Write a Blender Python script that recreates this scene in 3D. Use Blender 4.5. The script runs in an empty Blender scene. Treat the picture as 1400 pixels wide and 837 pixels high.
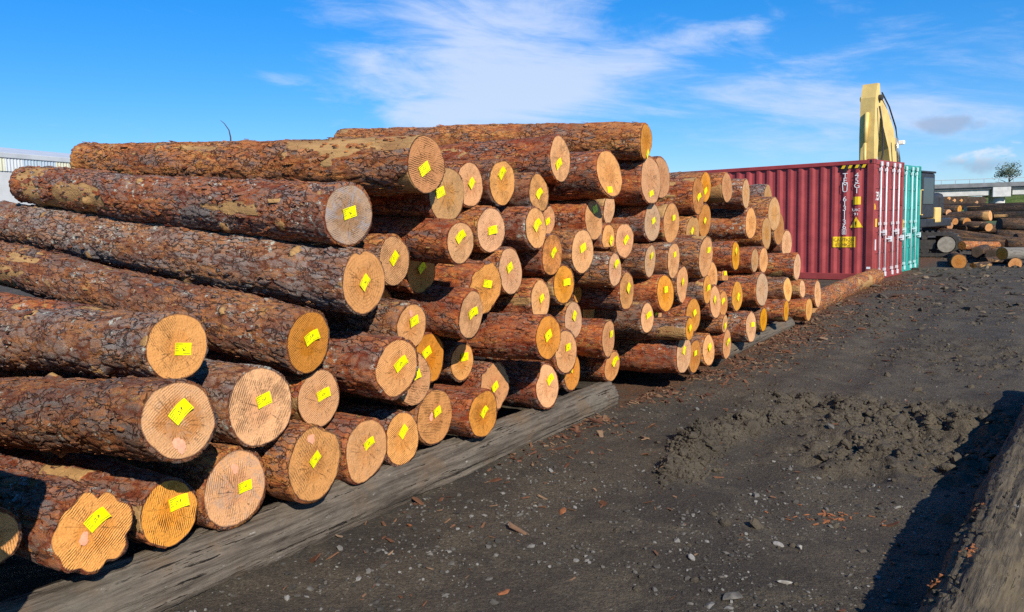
import bpy, math, random
import numpy as np
from mathutils import Vector, Matrix

S = bpy.context.scene
COL = S.collection
rad = math.radians
# ---------------------------------------------------------------- camera
EYE = 1.65
PITCH, ROLL = rad(6.05), rad(1.43)
cam_data = bpy.data.cameras.new('camera')
cam_data.sensor_width = 36.0
cam_data.lens = 36.0 * 1100.0 / 1400.0
cam_data.clip_start, cam_data.clip_end = 0.05, 6000
cam = bpy.data.objects.new('camera', cam_data)
COL.objects.link(cam)
fw = Vector((0, math.cos(PITCH), -math.sin(PITCH)))
rt0 = Vector((1, 0, 0)); up0 = rt0.cross(fw)
RT = rt0 * math.cos(ROLL) - up0 * math.sin(ROLL)
UP = up0 * math.cos(ROLL) + rt0 * math.sin(ROLL)
cam.matrix_world = Matrix(((RT.x, UP.x, -fw.x, 0), (RT.y, UP.y, -fw.y, 0), (RT.z, UP.z, -fw.z, EYE), (0, 0, 0, 1)))
S.camera = cam
# ---------------------------------------------------------------- sky
SUN_AZ, SUN_EL = 158.0, 33.0          # compass bearing of the sun seen from the yard (+Y = 0, clockwise), elevation
w = bpy.data.worlds.new('World'); S.world = w; w.use_nodes = True
nt = w.node_tree; nt.nodes.clear()
def nd(tree, kind, **kw):
    n = tree.nodes.new(kind)
    for k, v in kw.items():
        if k == 'inp':
            for a, b in v.items():
                if hasattr(b, 'is_output') or isinstance(b, bpy.types.NodeSocket): tree.links.new(b, n.inputs[a])
                else: n.inputs[a].default_value = b
        else: setattr(n, k, v)
    return n
def mth(tree, op, a, b=None, c=None, clamp=False):
    n = tree.nodes.new('ShaderNodeMath'); n.operation = op; n.use_clamp = clamp
    for i, v in enumerate((a, b, c)):
        if v is None: continue
        if isinstance(v, (int, float)): n.inputs[i].default_value = v
        else: tree.links.new(v, n.inputs[i])
    return n.outputs[0]
def mixc(tree, fac, a, b, mode='MIX'):
    n = tree.nodes.new('ShaderNodeMix'); n.data_type = 'RGBA'; n.blend_type = mode; n.clamp_factor = True
    for key, v in ((0, fac), (6, a), (7, b)):
        if isinstance(v, (int, float)): n.inputs[key].default_value = v
        elif isinstance(v, (tuple, list)): n.inputs[key].default_value = (*v[:3], 1)
        else: tree.links.new(v, n.inputs[key])
    return n.outputs[2]
def ramp(tree, fac, stops, interp='LINEAR'):
    n = tree.nodes.new('ShaderNodeValToRGB'); cr = n.color_ramp; cr.interpolation = interp
    while len(cr.elements) < len(stops): cr.elements.new(.5)
    for e, (p, c) in zip(cr.elements, stops):
        e.position = p; e.color = (*c, 1) if isinstance(c, (tuple, list)) else (c, c, c, 1)
    tree.links.new(fac, n.inputs[0])
    return n.outputs[0]
def sstep(tree, x, lo, hi):
    n = tree.nodes.new('ShaderNodeMapRange'); n.interpolation_type = 'SMOOTHSTEP'
    tree.links.new(x, n.inputs[0]); n.inputs[1].default_value = lo; n.inputs[2].default_value = hi
    return n.outputs[0]

sky = nd(nt, 'ShaderNodeTexSky', sky_type='NISHITA', sun_disc=False, sun_elevation=rad(SUN_EL), sun_rotation=rad(SUN_AZ), altitude=0, air_density=1.0, dust_density=0.1, ozone_density=3.0)
gm_ = nd(nt, 'ShaderNodeGamma', inp={'Color': sky.outputs[0], 'Gamma': .72})
tint = mixc(nt, 1.0, gm_.outputs[0], (.74, .93, 1.22), 'MULTIPLY')
hs = nd(nt, 'ShaderNodeHueSaturation', inp={'Hue': 0.503, 'Saturation': 1.36, 'Value': 1.36, 'Color': tint})
tc = nd(nt, 'ShaderNodeTexCoord')
sp = nd(nt, 'ShaderNodeSeparateXYZ', inp={0: tc.outputs['Generated']})
az = mth(nt, 'ARCTAN2', sp.outputs[0], sp.outputs[1])
el = mth(nt, 'ARCSINE', sp.outputs[2])
def cloud_noise(sx, sy, scale, detail, rough, dist, shear=0.0, w_=0.0):
    y_ = mth(nt, 'ADD', mth(nt, 'MULTIPLY', el, sy), mth(nt, 'MULTIPLY', az, shear))
    cv = nd(nt, 'ShaderNodeCombineXYZ', inp={0: mth(nt, 'MULTIPLY', az, sx), 1: y_, 2: w_})
    return nd(nt, 'ShaderNodeTexNoise', inp={'Vector': cv.outputs[0], 'Scale': scale, 'Detail': detail, 'Roughness': rough, 'Distortion': dist}).outputs[0]
def bump(a0, e0, sa, se, tilt=0.0):
    da = mth(nt, 'SUBTRACT', az, a0)
    de = mth(nt, 'SUBTRACT', mth(nt, 'SUBTRACT', el, e0), mth(nt, 'MULTIPLY', da, tilt))
    q = mth(nt, 'ADD', mth(nt, 'POWER', mth(nt, 'ABSOLUTE', mth(nt, 'DIVIDE', da, sa)), 2.0), mth(nt, 'POWER', mth(nt, 'ABSOLUTE', mth(nt, 'DIVIDE', de, se)), 2.0))
    return mth(nt, 'EXPONENT', mth(nt, 'MULTIPLY', q, -1.0))
wisp = cloud_noise(1.6, 7.0, 2.6, 7.0, .62, .9, shear=.9)
fine = cloud_noise(5.0, 22.0, 3.0, 5.0, .6, .6, shear=2.0, w_=3.1)
wisp = mth(nt, 'ADD', mth(nt, 'MULTIPLY', wisp, .75), mth(nt, 'MULTIPLY', fine, .25))
# cirrus banks: one broad patch ahead, a streak running off it to the right, a veil low on the right and thinner ones round the rest of the sky
cir = mth(nt, 'ADD', mth(nt, 'MULTIPLY', bump(-.02, .215, .17, .11), .36), mth(nt, 'MULTIPLY', bump(.14, .18, .20, .026, .22), .20))
cir = mth(nt, 'ADD', cir, mth(nt, 'MULTIPLY', bump(-.05, .145, .16, .05), .20))
cir = mth(nt, 'ADD', cir, mth(nt, 'MULTIPLY', bump(.45, .12, .30, .075), .27))
cir = mth(nt, 'ADD', cir, mth(nt, 'MULTIPLY', bump(.28, .215, .05, .012), .12))
cir = mth(nt, 'ADD', cir, mth(nt, 'MULTIPLY', bump(-.31, .165, .09, .012, .1), .10))
cir = mth(nt, 'ADD', cir, mth(nt, 'MULTIPLY', bump(1.5, .5, .7, .3), .15))
cir = mth(nt, 'ADD', cir, mth(nt, 'MULTIPLY', bump(-2.2, .45, .9, .3), .15))
dens = sstep(nt, mth(nt, 'ADD', wisp, cir), .60, .98)
dens = mth(nt, 'MULTIPLY', dens, .80)
c1 = mixc(nt, dens, hs.outputs[0], (4.6, 5.3, 6.9))
# low cumulus along the horizon
cum = cloud_noise(7.0, 11.0, 2.3, 5.0, .55, .25, w_=7.7)
band = mth(nt, 'MULTIPLY', bump(.58, .065, .16, .022), .26)
band = mth(nt, 'ADD', band, mth(nt, 'MULTIPLY', bump(-1.7, .08, 1.0, .03), .2))
cd = sstep(nt, mth(nt, 'ADD', cum, band), .76, .90)
c2 = mixc(nt, mth(nt, 'MULTIPLY', cd, .85), c1, (5.6, 5.9, 6.6))
gd = sstep(nt, mth(nt, 'ADD', cum, mth(nt, 'ADD', mth(nt, 'MULTIPLY', bump(.483, .093, .040, .013), .42), mth(nt, 'MULTIPLY', bump(.53, .045, .14, .012), .20))), .70, .92)
c3 = mixc(nt, mth(nt, 'MULTIPLY', gd, .6), c2, (2.3, 2.8, 3.9))
bg = nd(nt, 'ShaderNodeBackground', inp={'Color': c3, 'Strength': 0.115})
out = nd(nt, 'ShaderNodeOutputWorld', inp={'Surface': bg.outputs[0]})
# ---------------------------------------------------------------- sun
sl = bpy.data.lights.new('sun', 'SUN'); sl.energy = 5.0; sl.angle = rad(.5); sl.color = (1.0, .93, .81)
so = bpy.data.objects.new('sun', sl); COL.objects.link(so)
to_sun = Vector((math.sin(rad(SUN_AZ)) * math.cos(rad(SUN_EL)), math.cos(rad(SUN_AZ)) * math.cos(rad(SUN_EL)), math.sin(rad(SUN_EL))))
so.rotation_euler = to_sun.to_track_quat('Z', 'Y').to_euler(); so.location = to_sun * 40
S.view_settings.view_transform = 'Standard'; S.view_settings.look = 'None'
S.view_settings.exposure = 0.38; S.view_settings.gamma = 1.0; S.view_settings.use_curve_mapping = False
S.render.engine = 'CYCLES'
S.cycles.max_bounces = 6; S.cycles.diffuse_bounces = 3; S.cycles.glossy_bounces = 2; S.cycles.transmission_bounces = 2
S.cycles.use_denoising = False; S.cycles.sample_clamp_indirect = 4.0
# ================================================================ helpers
RNG = np.random.default_rng(7); random.seed(7)
TAB = np.random.default_rng(99).random((256, 256))
def vnoise(x, y, period=None, seed=0):
    """Value noise 0..1; period = whole number of cells after which x repeats."""
    xi = np.floor(x).astype(int); yi = np.floor(y).astype(int)
    fx = x - xi; fy = y - yi
    fx = fx * fx * (3 - 2 * fx); fy = fy * fy * (3 - 2 * fy)
    x0, x1 = (xi % period, (xi + 1) % period) if period else (xi, xi + 1)
    o1, o2 = seed * 37 % 251, seed * 91 % 241
    g = lambda a, b: TAB[(a + o1) & 255, (b + o2) & 255]
    return (g(x0, yi) * (1 - fx) + g(x1, yi) * fx) * (1 - fy) + (g(x0, yi + 1) * (1 - fx) + g(x1, yi + 1) * fx) * fy
def fbm(x, y, octv=4, seed=0, period=None, gain=.5):
    t = 0.; a = 1.; n = 0.
    for k in range(octv):
        t = t + a * vnoise(x * 2 ** k, y * 2 ** k, period * 2 ** k if period else None, seed + k); n += a; a *= gain
    return t / n
def cells(x, y, px, seed=0):
    """Cellular F2-F1, x periodic after px cells."""
    xi = np.floor(x).astype(int); yi = np.floor(y).astype(int)
    f1 = np.full(x.shape, 9.); f2 = np.full(x.shape, 9.); idv = np.zeros(x.shape)
    for dx in (-1, 0, 1):
        for dy in (-1, 0, 1):
            cx, cy = xi + dx, yi + dy
            hx = TAB[(cx % px + seed * 13) & 255, (cy + seed * 7) & 255]; hy = TAB[(cx % px + 71 + seed * 5) & 255, (cy + 31 + seed * 3) & 255]
            q = np.hypot(cx + hx - x, cy + hy - y)
            m = q < f1
            f2 = np.where(m, f1, np.minimum(f2, q)); idv = np.where(m, hx, idv); f1 = np.where(m, q, f1)
    return f2 - f1, idv
def smooth01(x, lo, hi):
    t = np.clip((x - lo) / (hi - lo), 0, 1); return t * t * (3 - 2 * t)

def mesh_from(name, verts, faces, mat=None, smooth=False, attrs=None):
    """faces: list of index arrays, each (n,k)."""
    me = bpy.data.meshes.new(name)
    verts = np.asarray(verts, dtype=np.float32)
    fl = [np.asarray(f, dtype=np.int32) for f in (faces if isinstance(faces, list) else [faces]) if len(f)]
    loops = np.concatenate([f.ravel() for f in fl]); tot = np.concatenate([np.full(len(f), f.shape[1], dtype=np.int32) for f in fl])
    start = np.concatenate([[0], np.cumsum(tot)[:-1]]).astype(np.int32)
    me.vertices.add(len(verts)); me.vertices.foreach_set('co', verts.ravel())
    me.loops.add(len(loops)); me.loops.foreach_set('vertex_index', loops)
    me.polygons.add(len(tot)); me.polygons.foreach_set('loop_start', start); me.polygons.foreach_set('loop_total', tot)
    me.polygons.foreach_set('use_smooth', np.full(len(tot), smooth, dtype=bool))
    for k, v in (attrs or {}).items():
        a = me.attributes.new(k, 'FLOAT', 'POINT'); a.data.foreach_set('value', np.asarray(v, dtype=np.float32))
    me.update(calc_edges=True); me.validate()
    if mat: me.materials.append(mat)
    return me
class MB:
    """Collects boxes, prisms and tubes into one mesh."""
    def __init__(s): s.v = []; s.f = []
    def add(s, vs, fs):
        n = len(s.v); s.v += [tuple(p) for p in vs]; s.f += [tuple(i + n for i in f) for f in fs]
    def box(s, a, b, M=None):
        (x0, y0, z0), (x1, y1, z1) = a, b
        vs = [Vector(p) for p in ((x0, y0, z0), (x1, y0, z0), (x1, y1, z0), (x0, y1, z0), (x0, y0, z1), (x1, y0, z1), (x1, y1, z1), (x0, y1, z1))]
        if M: vs = [M @ p for p in vs]
        s.add(vs, [(0, 3, 2, 1), (4, 5, 6, 7), (0, 1, 5, 4), (1, 2, 6, 5), (2, 3, 7, 6), (3, 0, 4, 7)]); return s
    def bbox(s, a, b, bv=.02):
        """box with chamfered edges"""
        import bmesh
        bm = bmesh.new(); r = bmesh.ops.create_cube(bm, size=1.0)
        c = [(p + q) / 2 for p, q in zip(a, b)]; d = [abs(q - p) for p, q in zip(a, b)]
        for v in bm.verts: v.co = Vector((c[0] + v.co.x * d[0], c[1] + v.co.y * d[1], c[2] + v.co.z * d[2]))
        bmesh.ops.bevel(bm, geom=list(bm.edges), offset=bv, segments=2, profile=.5, affect='EDGES')
        bm.verts.index_update(); s.add([v.co for v in bm.verts], [[v.index for v in f.verts] for f in bm.faces]); bm.free(); return s
    def prism(s, pts, x0, x1, axis=0):
        """polygon pts (p,q) extruded along an axis"""
        n = len(pts)
        def mk(p, h): return {0: (h, p[0], p[1]), 1: (p[0], h, p[1]), 2: (p[0], p[1], h)}[axis]
        vs = [mk(p, x0) for p in pts] + [mk(p, x1) for p in pts]
        s.add(vs, [tuple(range(n))[::-1], tuple(range(n, 2 * n))] + [(i, (i + 1) % n, n + (i + 1) % n, n + i) for i in range(n)]); return s
    def tube(s, pts, r, n=8):
        pts = [Vector(p) for p in pts]; rs = r if isinstance(r, (list, tuple)) else [r] * len(pts); base = len(s.v); vs = []
        for i, p in enumerate(pts):
            t = (pts[min(i + 1, len(pts) - 1)] - pts[max(i - 1, 0)]).normalized()
            a = t.cross(Vector((0, 0, 1)) if abs(t.z) < .9 else Vector((1, 0, 0))).normalized(); b = t.cross(a)
            vs += [p + (a * math.cos(2 * math.pi * k / n) + b * math.sin(2 * math.pi * k / n)) * rs[i] for k in range(n)]
        fs = [(i * n + k, i * n + (k + 1) % n, (i + 1) * n + (k + 1) % n, (i + 1) * n + k) for i in range(len(pts) - 1) for k in range(n)]
        fs += [tuple(range(n))[::-1], tuple(range((len(pts) - 1) * n, len(pts) * n))]
        s.add(vs, fs); return s
    def mesh(s, name, mat, smooth=False):
        me = bpy.data.meshes.new(name); me.from_pydata([tuple(p) for p in s.v], [], s.f); me.validate()
        import bmesh
        bm = bmesh.new(); bm.from_mesh(me); bmesh.ops.recalc_face_normals(bm, faces=bm.faces); bm.to_mesh(me); bm.free()
        me.materials.append(mat)
        if smooth: me.polygons.foreach_set('use_smooth', [True] * len(me.polygons))
        return me
    def build(s, name, mat, parent=None, smooth=False): return obj(name, s.mesh(name, mat, smooth), parent)
def obj(name, me, parent=None, mw=None):
    o = bpy.data.objects.new(name, me); COL.objects.link(o)
    if parent: o.parent = parent
    if mw is not None: o.matrix_local = mw
    return o
def tag(o, label=None, cat=None, group=None, kind=None):
    for k, v in (('label', label), ('category', cat), ('group', group), ('kind', kind)):
        if v: o[k] = v
    return o
def thing(name, label, cat, mw, group=None):
    o = bpy.data.objects.new(name, None); COL.objects.link(o); o.empty_display_size = .1
    o.matrix_world = mw
    return tag(o, label, cat, group)
def frame(X, Y, Z, P): return Matrix(((X[0], Y[0], Z[0], P[0]), (X[1], Y[1], Z[1], P[1]), (X[2], Y[2], Z[2], P[2]), (0, 0, 0, 1)))
def at(u, v, depth):
    """world point that the survey photo shows at (u, v), that many metres ahead"""
    return Vector((0, 0, EYE)) + (fw + RT * ((u - 700) / 1100) - UP * ((v - 418.5) / 1100)) * depth
def ground_at(u, v, z=0.0):
    q = fw + RT * ((u - 700) / 1100) - UP * ((v - 418.5) / 1100); return Vector((0, 0, EYE)) + q * ((z - EYE) / q.z)
# ================================================================ materials
def new_mat(name, rough=.8, spec=.3):
    m = bpy.data.materials.new(name); m.use_nodes = True; t = m.node_tree
    b = t.nodes['Principled BSDF']; b.inputs['Roughness'].default_value = rough; b.inputs['Specular IOR Level'].default_value = spec
    return m, t, b
def noise(t, vec, scale, detail=4, rough=.55, dist=0.):
    return nd(t, 'ShaderNodeTexNoise', inp={'Vector': vec, 'Scale': scale, 'Detail': detail, 'Roughness': rough, 'Distortion': dist}).outputs[0]
def ocoord(t, scale=(1, 1, 1), rnd=True):
    c = nd(t, 'ShaderNodeTexCoord').outputs['Object']
    if rnd:
        oi = nd(t, 'ShaderNodeObjectInfo')
        off = nd(t, 'ShaderNodeVectorMath', operation='SCALE', inp={0: (31.7, 17.3, 53.1), 'Scale': oi.outputs['Random']})
        c = nd(t, 'ShaderNodeVectorMath', operation='ADD', inp={0: c, 1: off.outputs[0]}).outputs[0]
    return nd(t, 'ShaderNodeMapping', inp={'Vector': c, 'Scale': scale}).outputs[0]
def bumpn(t, b, h, strength=.5, dist=.01):
    n = nd(t, 'ShaderNodeBump', inp={'Strength': strength, 'Distance': dist, 'Height': h}); t.links.new(n.outputs[0], b.inputs['Normal'])
def attr(t, name): return nd(t, 'ShaderNodeAttribute', attribute_name=name).outputs['Fac']
def plain(name, col, rough=.6, var=.18, scale=6., spec=.4, metal=0., dirt=None):
    m, t, b = new_mat(name, rough, spec); v = ocoord(t)
    n = noise(t, v, scale, 6, .6)
    dk = tuple(c * (1 - var) for c in col); lt = tuple(min(1, c * (1 + var)) for c in col)
    c = mixc(t, sstep(t, n, .3, .7), dk, lt)
    if dirt:
        n2 = noise(t, v, scale * .35, 8, .7); c = mixc(t, mth(t, 'MULTIPLY', sstep(t, n2, .48, .72), dirt[1]), c, dirt[0])
    t.links.new(c, b.inputs['Base Color']); b.inputs['Metallic'].default_value = metal
    bumpn(t, b, n, .15, .004)
    return m

def bark_mat(name, plate, furrow, orange, orange_amt, lichen, wood=(.50, .29, .115)):
    m, t, b = new_mat(name, .88, .15)
    v = ocoord(t); vs = ocoord(t, (1, 1, .35)); va = ocoord(t, (1, 1, .8))
    bh = attr(t, 'bh'); st = attr(t, 'strip')
    n1 = noise(t, ocoord(t, (1, 1, .4)), 6.0, 7, .68, .4); n2 = noise(t, vs, 34, 8, .78); n3 = noise(t, ocoord(t, (1, 1, .22)), 6.5, 5, .62, .5); n4 = noise(t, vs, 14, 6, .7, .5)
    h = mth(t, 'ADD', mth(t, 'MULTIPLY', bh, .75), mth(t, 'MULTIPLY', mth(t, 'SUBTRACT', n2, .5), .9))
    c = mixc(t, sstep(t, h, .18, .52), furrow, plate)
    grey = tuple(sum(plate) / 3 * k for k in (1.25, 1.12, 1.02))
    c = mixc(t, mth(t, 'MULTIPLY', sstep(t, n1, .49, .56), .8), c, grey)
    c = mixc(t, mth(t, 'MULTIPLY', sstep(t, n4, .50, .60), .65), c, tuple(k * 1.1 for k in furrow))
    om = mth(t, 'MULTIPLY', sstep(t, n3, .44 - .12 * orange_amt, .60), sstep(t, n2, .42, .56))
    c = mixc(t, mth(t, 'MULTIPLY', om, .85), c, orange)
    gold = mth(t, 'MULTIPLY', mth(t, 'MULTIPLY', sstep(t, n3, .50, .62), sstep(t, noise(t, vs, 60, 3, .6), .54, .62)), orange_amt)
    c = mixc(t, gold, c, (.50, .27, .08))
    # lichen flecks
    vo = nd(t, 'ShaderNodeTexVoronoi', inp={'Vector': v, 'Scale': 42., 'Randomness': 1.}).outputs['Distance']
    lm = mth(t, 'MULTIPLY', sstep(t, noise(t, v, 24, 6, .72), .56, .60), sstep(t, noise(t, v, 4.0, 4, .6), .60 - .07 * lichen, .66 - .06 * lichen))
    c = mixc(t, mth(t, 'MULTIPLY', lm, min(1., lichen)), c, (.50, .50, .41))
    ck = nd(t, 'ShaderNodeTexVoronoi', feature='DISTANCE_TO_EDGE', inp={'Vector': nd(t, 'ShaderNodeVectorMath', operation='ADD', inp={0: ocoord(t, (1, 1, .30)), 1: nd(t, 'ShaderNodeVectorMath', operation='SCALE', inp={0: nd(t, 'ShaderNodeTexNoise', inp={'Vector': v, 'Scale': 16., 'Detail': 3.}).outputs[1], 'Scale': .06}).outputs[0]}).outputs[0], 'Scale': 27.}).outputs[0]
    ckm = mth(t, 'MULTIPLY', sstep(t, ck, .085, .02), sstep(t, n1, .40, .54))
    c = mixc(t, mth(t, 'MULTIPLY', ckm, .8), c, tuple(k * .22 for k in furrow))
    wn = noise(t, ocoord(t, (1, 1, .12)), 45, 5, .6)
    wc = mixc(t, wn, tuple(k * .38 for k in wood), tuple(min(1, k * 1.15) for k in wood))
    wc = mixc(t, mth(t, 'MULTIPLY', sstep(t, n1, .45, .7), .6), wc, (.22, .10, .04))
    c = mixc(t, sstep(t, mth(t, 'ADD', st, mth(t, 'MULTIPLY', mth(t, 'SUBTRACT', n2, .5), .5)), .4, .6), c, wc)
    t.links.new(c, b.inputs['Base Color'])
    hh = mth(t, 'SUBTRACT', mth(t, 'ADD', mth(t, 'MULTIPLY', n2, 1.2), mth(t, 'MULTIPLY', n4, .8)), mth(t, 'MULTIPLY', ckm, .5))
    hh = mth(t, 'MULTIPLY', hh, mth(t, 'SUBTRACT', 1.0, mth(t, 'MULTIPLY', st, .75)))
    bumpn(t, b, hh, 1.0, .020)
    return m
BARK = {
    'red': bark_mat('bark_red', (0.2160, 0.0997, 0.0644), (0.2322, 0.0437, 0.0166), (0.5400, 0.1568, 0.0414), 1.0, .6),
    'grey': bark_mat('bark_grey', (0.2430, 0.1472, 0.1086), (0.1890, 0.0437, 0.0202), (0.4968, 0.1568, 0.0460), .55, 1.3),
    'ashen': bark_mat('bark_ashen', (0.2862, 0.2042, 0.1610), (0.1674, 0.0551, 0.0276), (0.4536, 0.1900, 0.0690), .25, 1.5),
    'orange': bark_mat('bark_orange', (0.2430, 0.1140, 0.0644), (0.2484, 0.0627, 0.0239), (0.6264, 0.2375, 0.0644), 1.7, .4),
    'brown': bark_mat('bark_brown', (0.2052, 0.1235, 0.0874), (0.1674, 0.0522, 0.0258), (0.4536, 0.1710, 0.0552), .6, .8),
    'black': bark_mat('bark_black', (0.0238, 0.0190, 0.0175), (0.0151, 0.0114, 0.0101), (0.0540, 0.0333, 0.0230), .2, .2),
    'old': bark_mat('bark_old', (0.0810, 0.0570, 0.0432), (0.0540, 0.0323, 0.0221), (0.1836, 0.0950, 0.0460), .3, .3),
}
def face_mat(name, sap, heart, kerf=.3, stain=None, stain_amt=0., hr=.45, rings=.13, streak=.36):
    m, t, b = new_mat(name, .72, .22)
    tcn = nd(t, 'ShaderNodeTexCoord').outputs['Object']; oi = nd(t, 'ShaderNodeObjectInfo').outputs['Random']
    v = ocoord(t); rim = attr(t, 'rim')
    s0 = nd(t, 'ShaderNodeSeparateXYZ', inp={0: tcn}); x, y = s0.outputs[0], s0.outputs[1]
    wob = noise(t, v, 7, 3, .5); wob2 = noise(t, v, 22, 4, .6)
    # rings about an off-centre pith
    px = mth(t, 'ADD', x, mth(t, 'MULTIPLY', mth(t, 'SUBTRACT', oi, .5), .05))
    py = mth(t, 'ADD', y, mth(t, 'MULTIPLY', mth(t, 'SINE', mth(t, 'MULTIPLY', oi, 40.)), .025))
    rr = mth(t, 'SQRT', mth(t, 'ADD', mth(t, 'MULTIPLY', px, px), mth(t, 'MULTIPLY', py, py)))
    rr = mth(t, 'ADD', rr, mth(t, 'MULTIPLY', wob, .05))
    ring = mth(t, 'SINE', mth(t, 'ADD', mth(t, 'MULTIPLY', mth(t, 'POWER', rr, .85), 330.), mth(t, 'MULTIPLY', wob2, 3.)))
    ring = mth(t, 'MULTIPLY', mth(t, 'MULTIPLY', mth(t, 'ADD', ring, 1.), .5), sstep(t, noise(t, v, 9, 4, .6), .35, .62))
    # saw kerfs across the end at an angle of their own
    an = mth(t, 'MULTIPLY', oi, 57.)
    kk = mth(t, 'ADD', mth(t, 'MULTIPLY', x, mth(t, 'SINE', an)), mth(t, 'MULTIPLY', y, mth(t, 'COSINE', an)))
    kk = mth(t, 'ADD', kk, mth(t, 'MULTIPLY', wob, .022))
    saw = mth(t, 'SINE', mth(t, 'ADD', mth(t, 'MULTIPLY', kk, 640.), mth(t, 'MULTIPLY', wob2, 9.)))
    saw = mth(t, 'MULTIPLY', mth(t, 'ADD', saw, 1.), .5)
    saw = mth(t, 'MULTIPLY', saw, sstep(t, noise(t, v, 11, 5, .68), .42, .62))
    fib = noise(t, v, 120, 4, .7)
    hm = sstep(t, mth(t, 'ADD', rim, mth(t, 'MULTIPLY', mth(t, 'SUBTRACT', wob, .5), .5)), hr + .12, hr - .10)
    c = mixc(t, hm, sap, heart)
    c = mixc(t, mth(t, 'MULTIPLY', ring, rings), c, tuple(k * .62 for k in heart))
    c = mixc(t, mth(t, 'MULTIPLY', sstep(t, wob2, .5, .72), .45), c, tuple(min(1, k * 1.18) for k in sap))
    c = mixc(t, mth(t, 'MULTIPLY', sstep(t, fib, .46, .66), .40), c, tuple(k * .55 for k in heart))
    c = mixc(t, mth(t, 'MULTIPLY', sstep(t, noise(t, v, 6, 6, .7), .5, .75), streak), c, tuple(k * .55 for k in heart))
    c = mixc(t, mth(t, 'MULTIPLY', sstep(t, saw, .55, .95), kerf), c, tuple(k * .42 for k in heart))
    if stain: c = mixc(t, mth(t, 'MULTIPLY', sstep(t, noise(t, v, 10, 7, .75, 1.2), .47, .62), stain_amt), c, stain)
    # drying cracks running out from the pith
    ang = mth(t, 'ARCTAN2', py, px)
    cv = nd(t, 'ShaderNodeCombineXYZ', inp={0: mth(t, 'COSINE', ang), 1: mth(t, 'SINE', ang), 2: mth(t, 'ADD', mth(t, 'MULTIPLY', rr, 1.5), mth(t, 'MULTIPLY', oi, 90.))})
    ck = nd(t, 'ShaderNodeTexNoise', inp={'Vector': cv.outputs[0], 'Scale': 5.5, 'Detail': 3.}).outputs[0]
    ck = mth(t, 'MULTIPLY', sstep(t, mth(t, 'ABSOLUTE', mth(t, 'SUBTRACT', ck, .60)), .013, .0), sstep(t, rim, .95, .4))
    c = mixc(t, mth(t, 'MULTIPLY', ck, .8), c, (.09, .04, .016))
    c = mixc(t, mth(t, 'MULTIPLY', sstep(t, noise(t, v, 4.5, 7, .75, .8), .58, .72), .28), c, (.20, .11, .055))
    c = mixc(t, sstep(t, mth(t, 'ADD', rim, mth(t, 'MULTIPLY', mth(t, 'SUBTRACT', wob2, .5), .10)), .955, .995), c, (.17, .08, .04))
    hsv = nd(t, 'ShaderNodeHueSaturation', inp={'Hue': .5, 'Saturation': mth(t, 'ADD', .88, mth(t, 'MULTIPLY', mth(t, 'FRACT', mth(t, 'MULTIPLY', oi, 13.7)), .24)), 'Value': mth(t, 'ADD', .84, mth(t, 'MULTIPLY', mth(t, 'FRACT', mth(t, 'MULTIPLY', oi, 7.3)), .26)), 'Color': c})
    t.links.new(hsv.outputs[0], b.inputs['Base Color'])
    h = mth(t, 'ADD', mth(t, 'MULTIPLY', saw, kerf * 1.6 + .15), mth(t, 'ADD', mth(t, 'ADD', mth(t, 'MULTIPLY', wob2, .5), mth(t, 'MULTIPLY', fib, .5)), mth(t, 'MULTIPLY', ring, .12)))
    h = mth(t, 'SUBTRACT', h, ck)
    bumpn(t, b, h, .75, .006)
    return m
FACE = {
    'tan': face_mat('cut_tan', (0.668, 0.307, 0.096), (0.601, 0.251, 0.067), .42),
    'tanring': face_mat('cut_ringed', (0.646, 0.299, 0.100), (0.590, 0.242, 0.065), .12, rings=.55),
    'kerf': face_mat('cut_kerf', (0.668, 0.312, 0.096), (0.613, 0.260, 0.071), .75),
    'kerfs': face_mat('cut_ridged', (0.646, 0.291, 0.080), (0.601, 0.242, 0.058), .95),
    'kerftan': face_mat('cut_arcs', (0.691, 0.320, 0.100), (0.635, 0.268, 0.071), .5),
    'stripe': face_mat('cut_striped', (0.624, 0.260, 0.090), (0.557, 0.217, 0.065), 1.0, rings=.15),
    'blue': face_mat('cut_bluish', (0.646, 0.304, 0.106), (0.580, 0.242, 0.077), .35, (0.368, 0.251, 0.180), .55),
    'orange': face_mat('cut_orange', (0.632, 0.278, 0.089), (0.597, 0.230, 0.068), .35, streak=.4),
    'orangek': face_mat('cut_orange_kerf', (0.612, 0.274, 0.089), (0.566, 0.226, 0.068), .65, streak=.4),
    'pale': face_mat('cut_pale', (0.712, 0.364, 0.151), (0.646, 0.299, 0.106), .35),
    'pink': face_mat('cut_pink', (0.713, 0.349, 0.143), (0.649, 0.284, 0.102), .3),
    'pinkgrey': face_mat('cut_pink_grey', (0.670, 0.336, 0.143), (0.628, 0.289, 0.110), .3, (0.454, 0.270, 0.146), .35),
    'grey': face_mat('cut_grey', (0.562, 0.321, 0.150), (0.562, 0.275, 0.099), .25, (0.389, 0.251, 0.139), .4),
    'brown': face_mat('cut_brown', (0.512, 0.229, 0.077), (0.469, 0.191, 0.055), .25),
    'brownk': face_mat('cut_brown_kerf', (0.557, 0.234, 0.077), (0.512, 0.204, 0.058), .6),
    'yellow': face_mat('cut_yellow', (0.712, 0.338, 0.077), (0.646, 0.277, 0.052), .2),
    'weather': face_mat('cut_weathered', (.36, .235, .15), (.30, .165, .08), .3, (.25, .25, .27), .6, hr=.6),
    'dark': face_mat('cut_dark', (.070, .048, .032), (.055, .036, .024), .2),
    'heart': face_mat('cut_dark_heart', (0.649, 0.331, 0.135), (0.508, 0.200, 0.048), .15, (0.454, 0.307, 0.198), .3, hr=.60, rings=.1),
}
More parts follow.
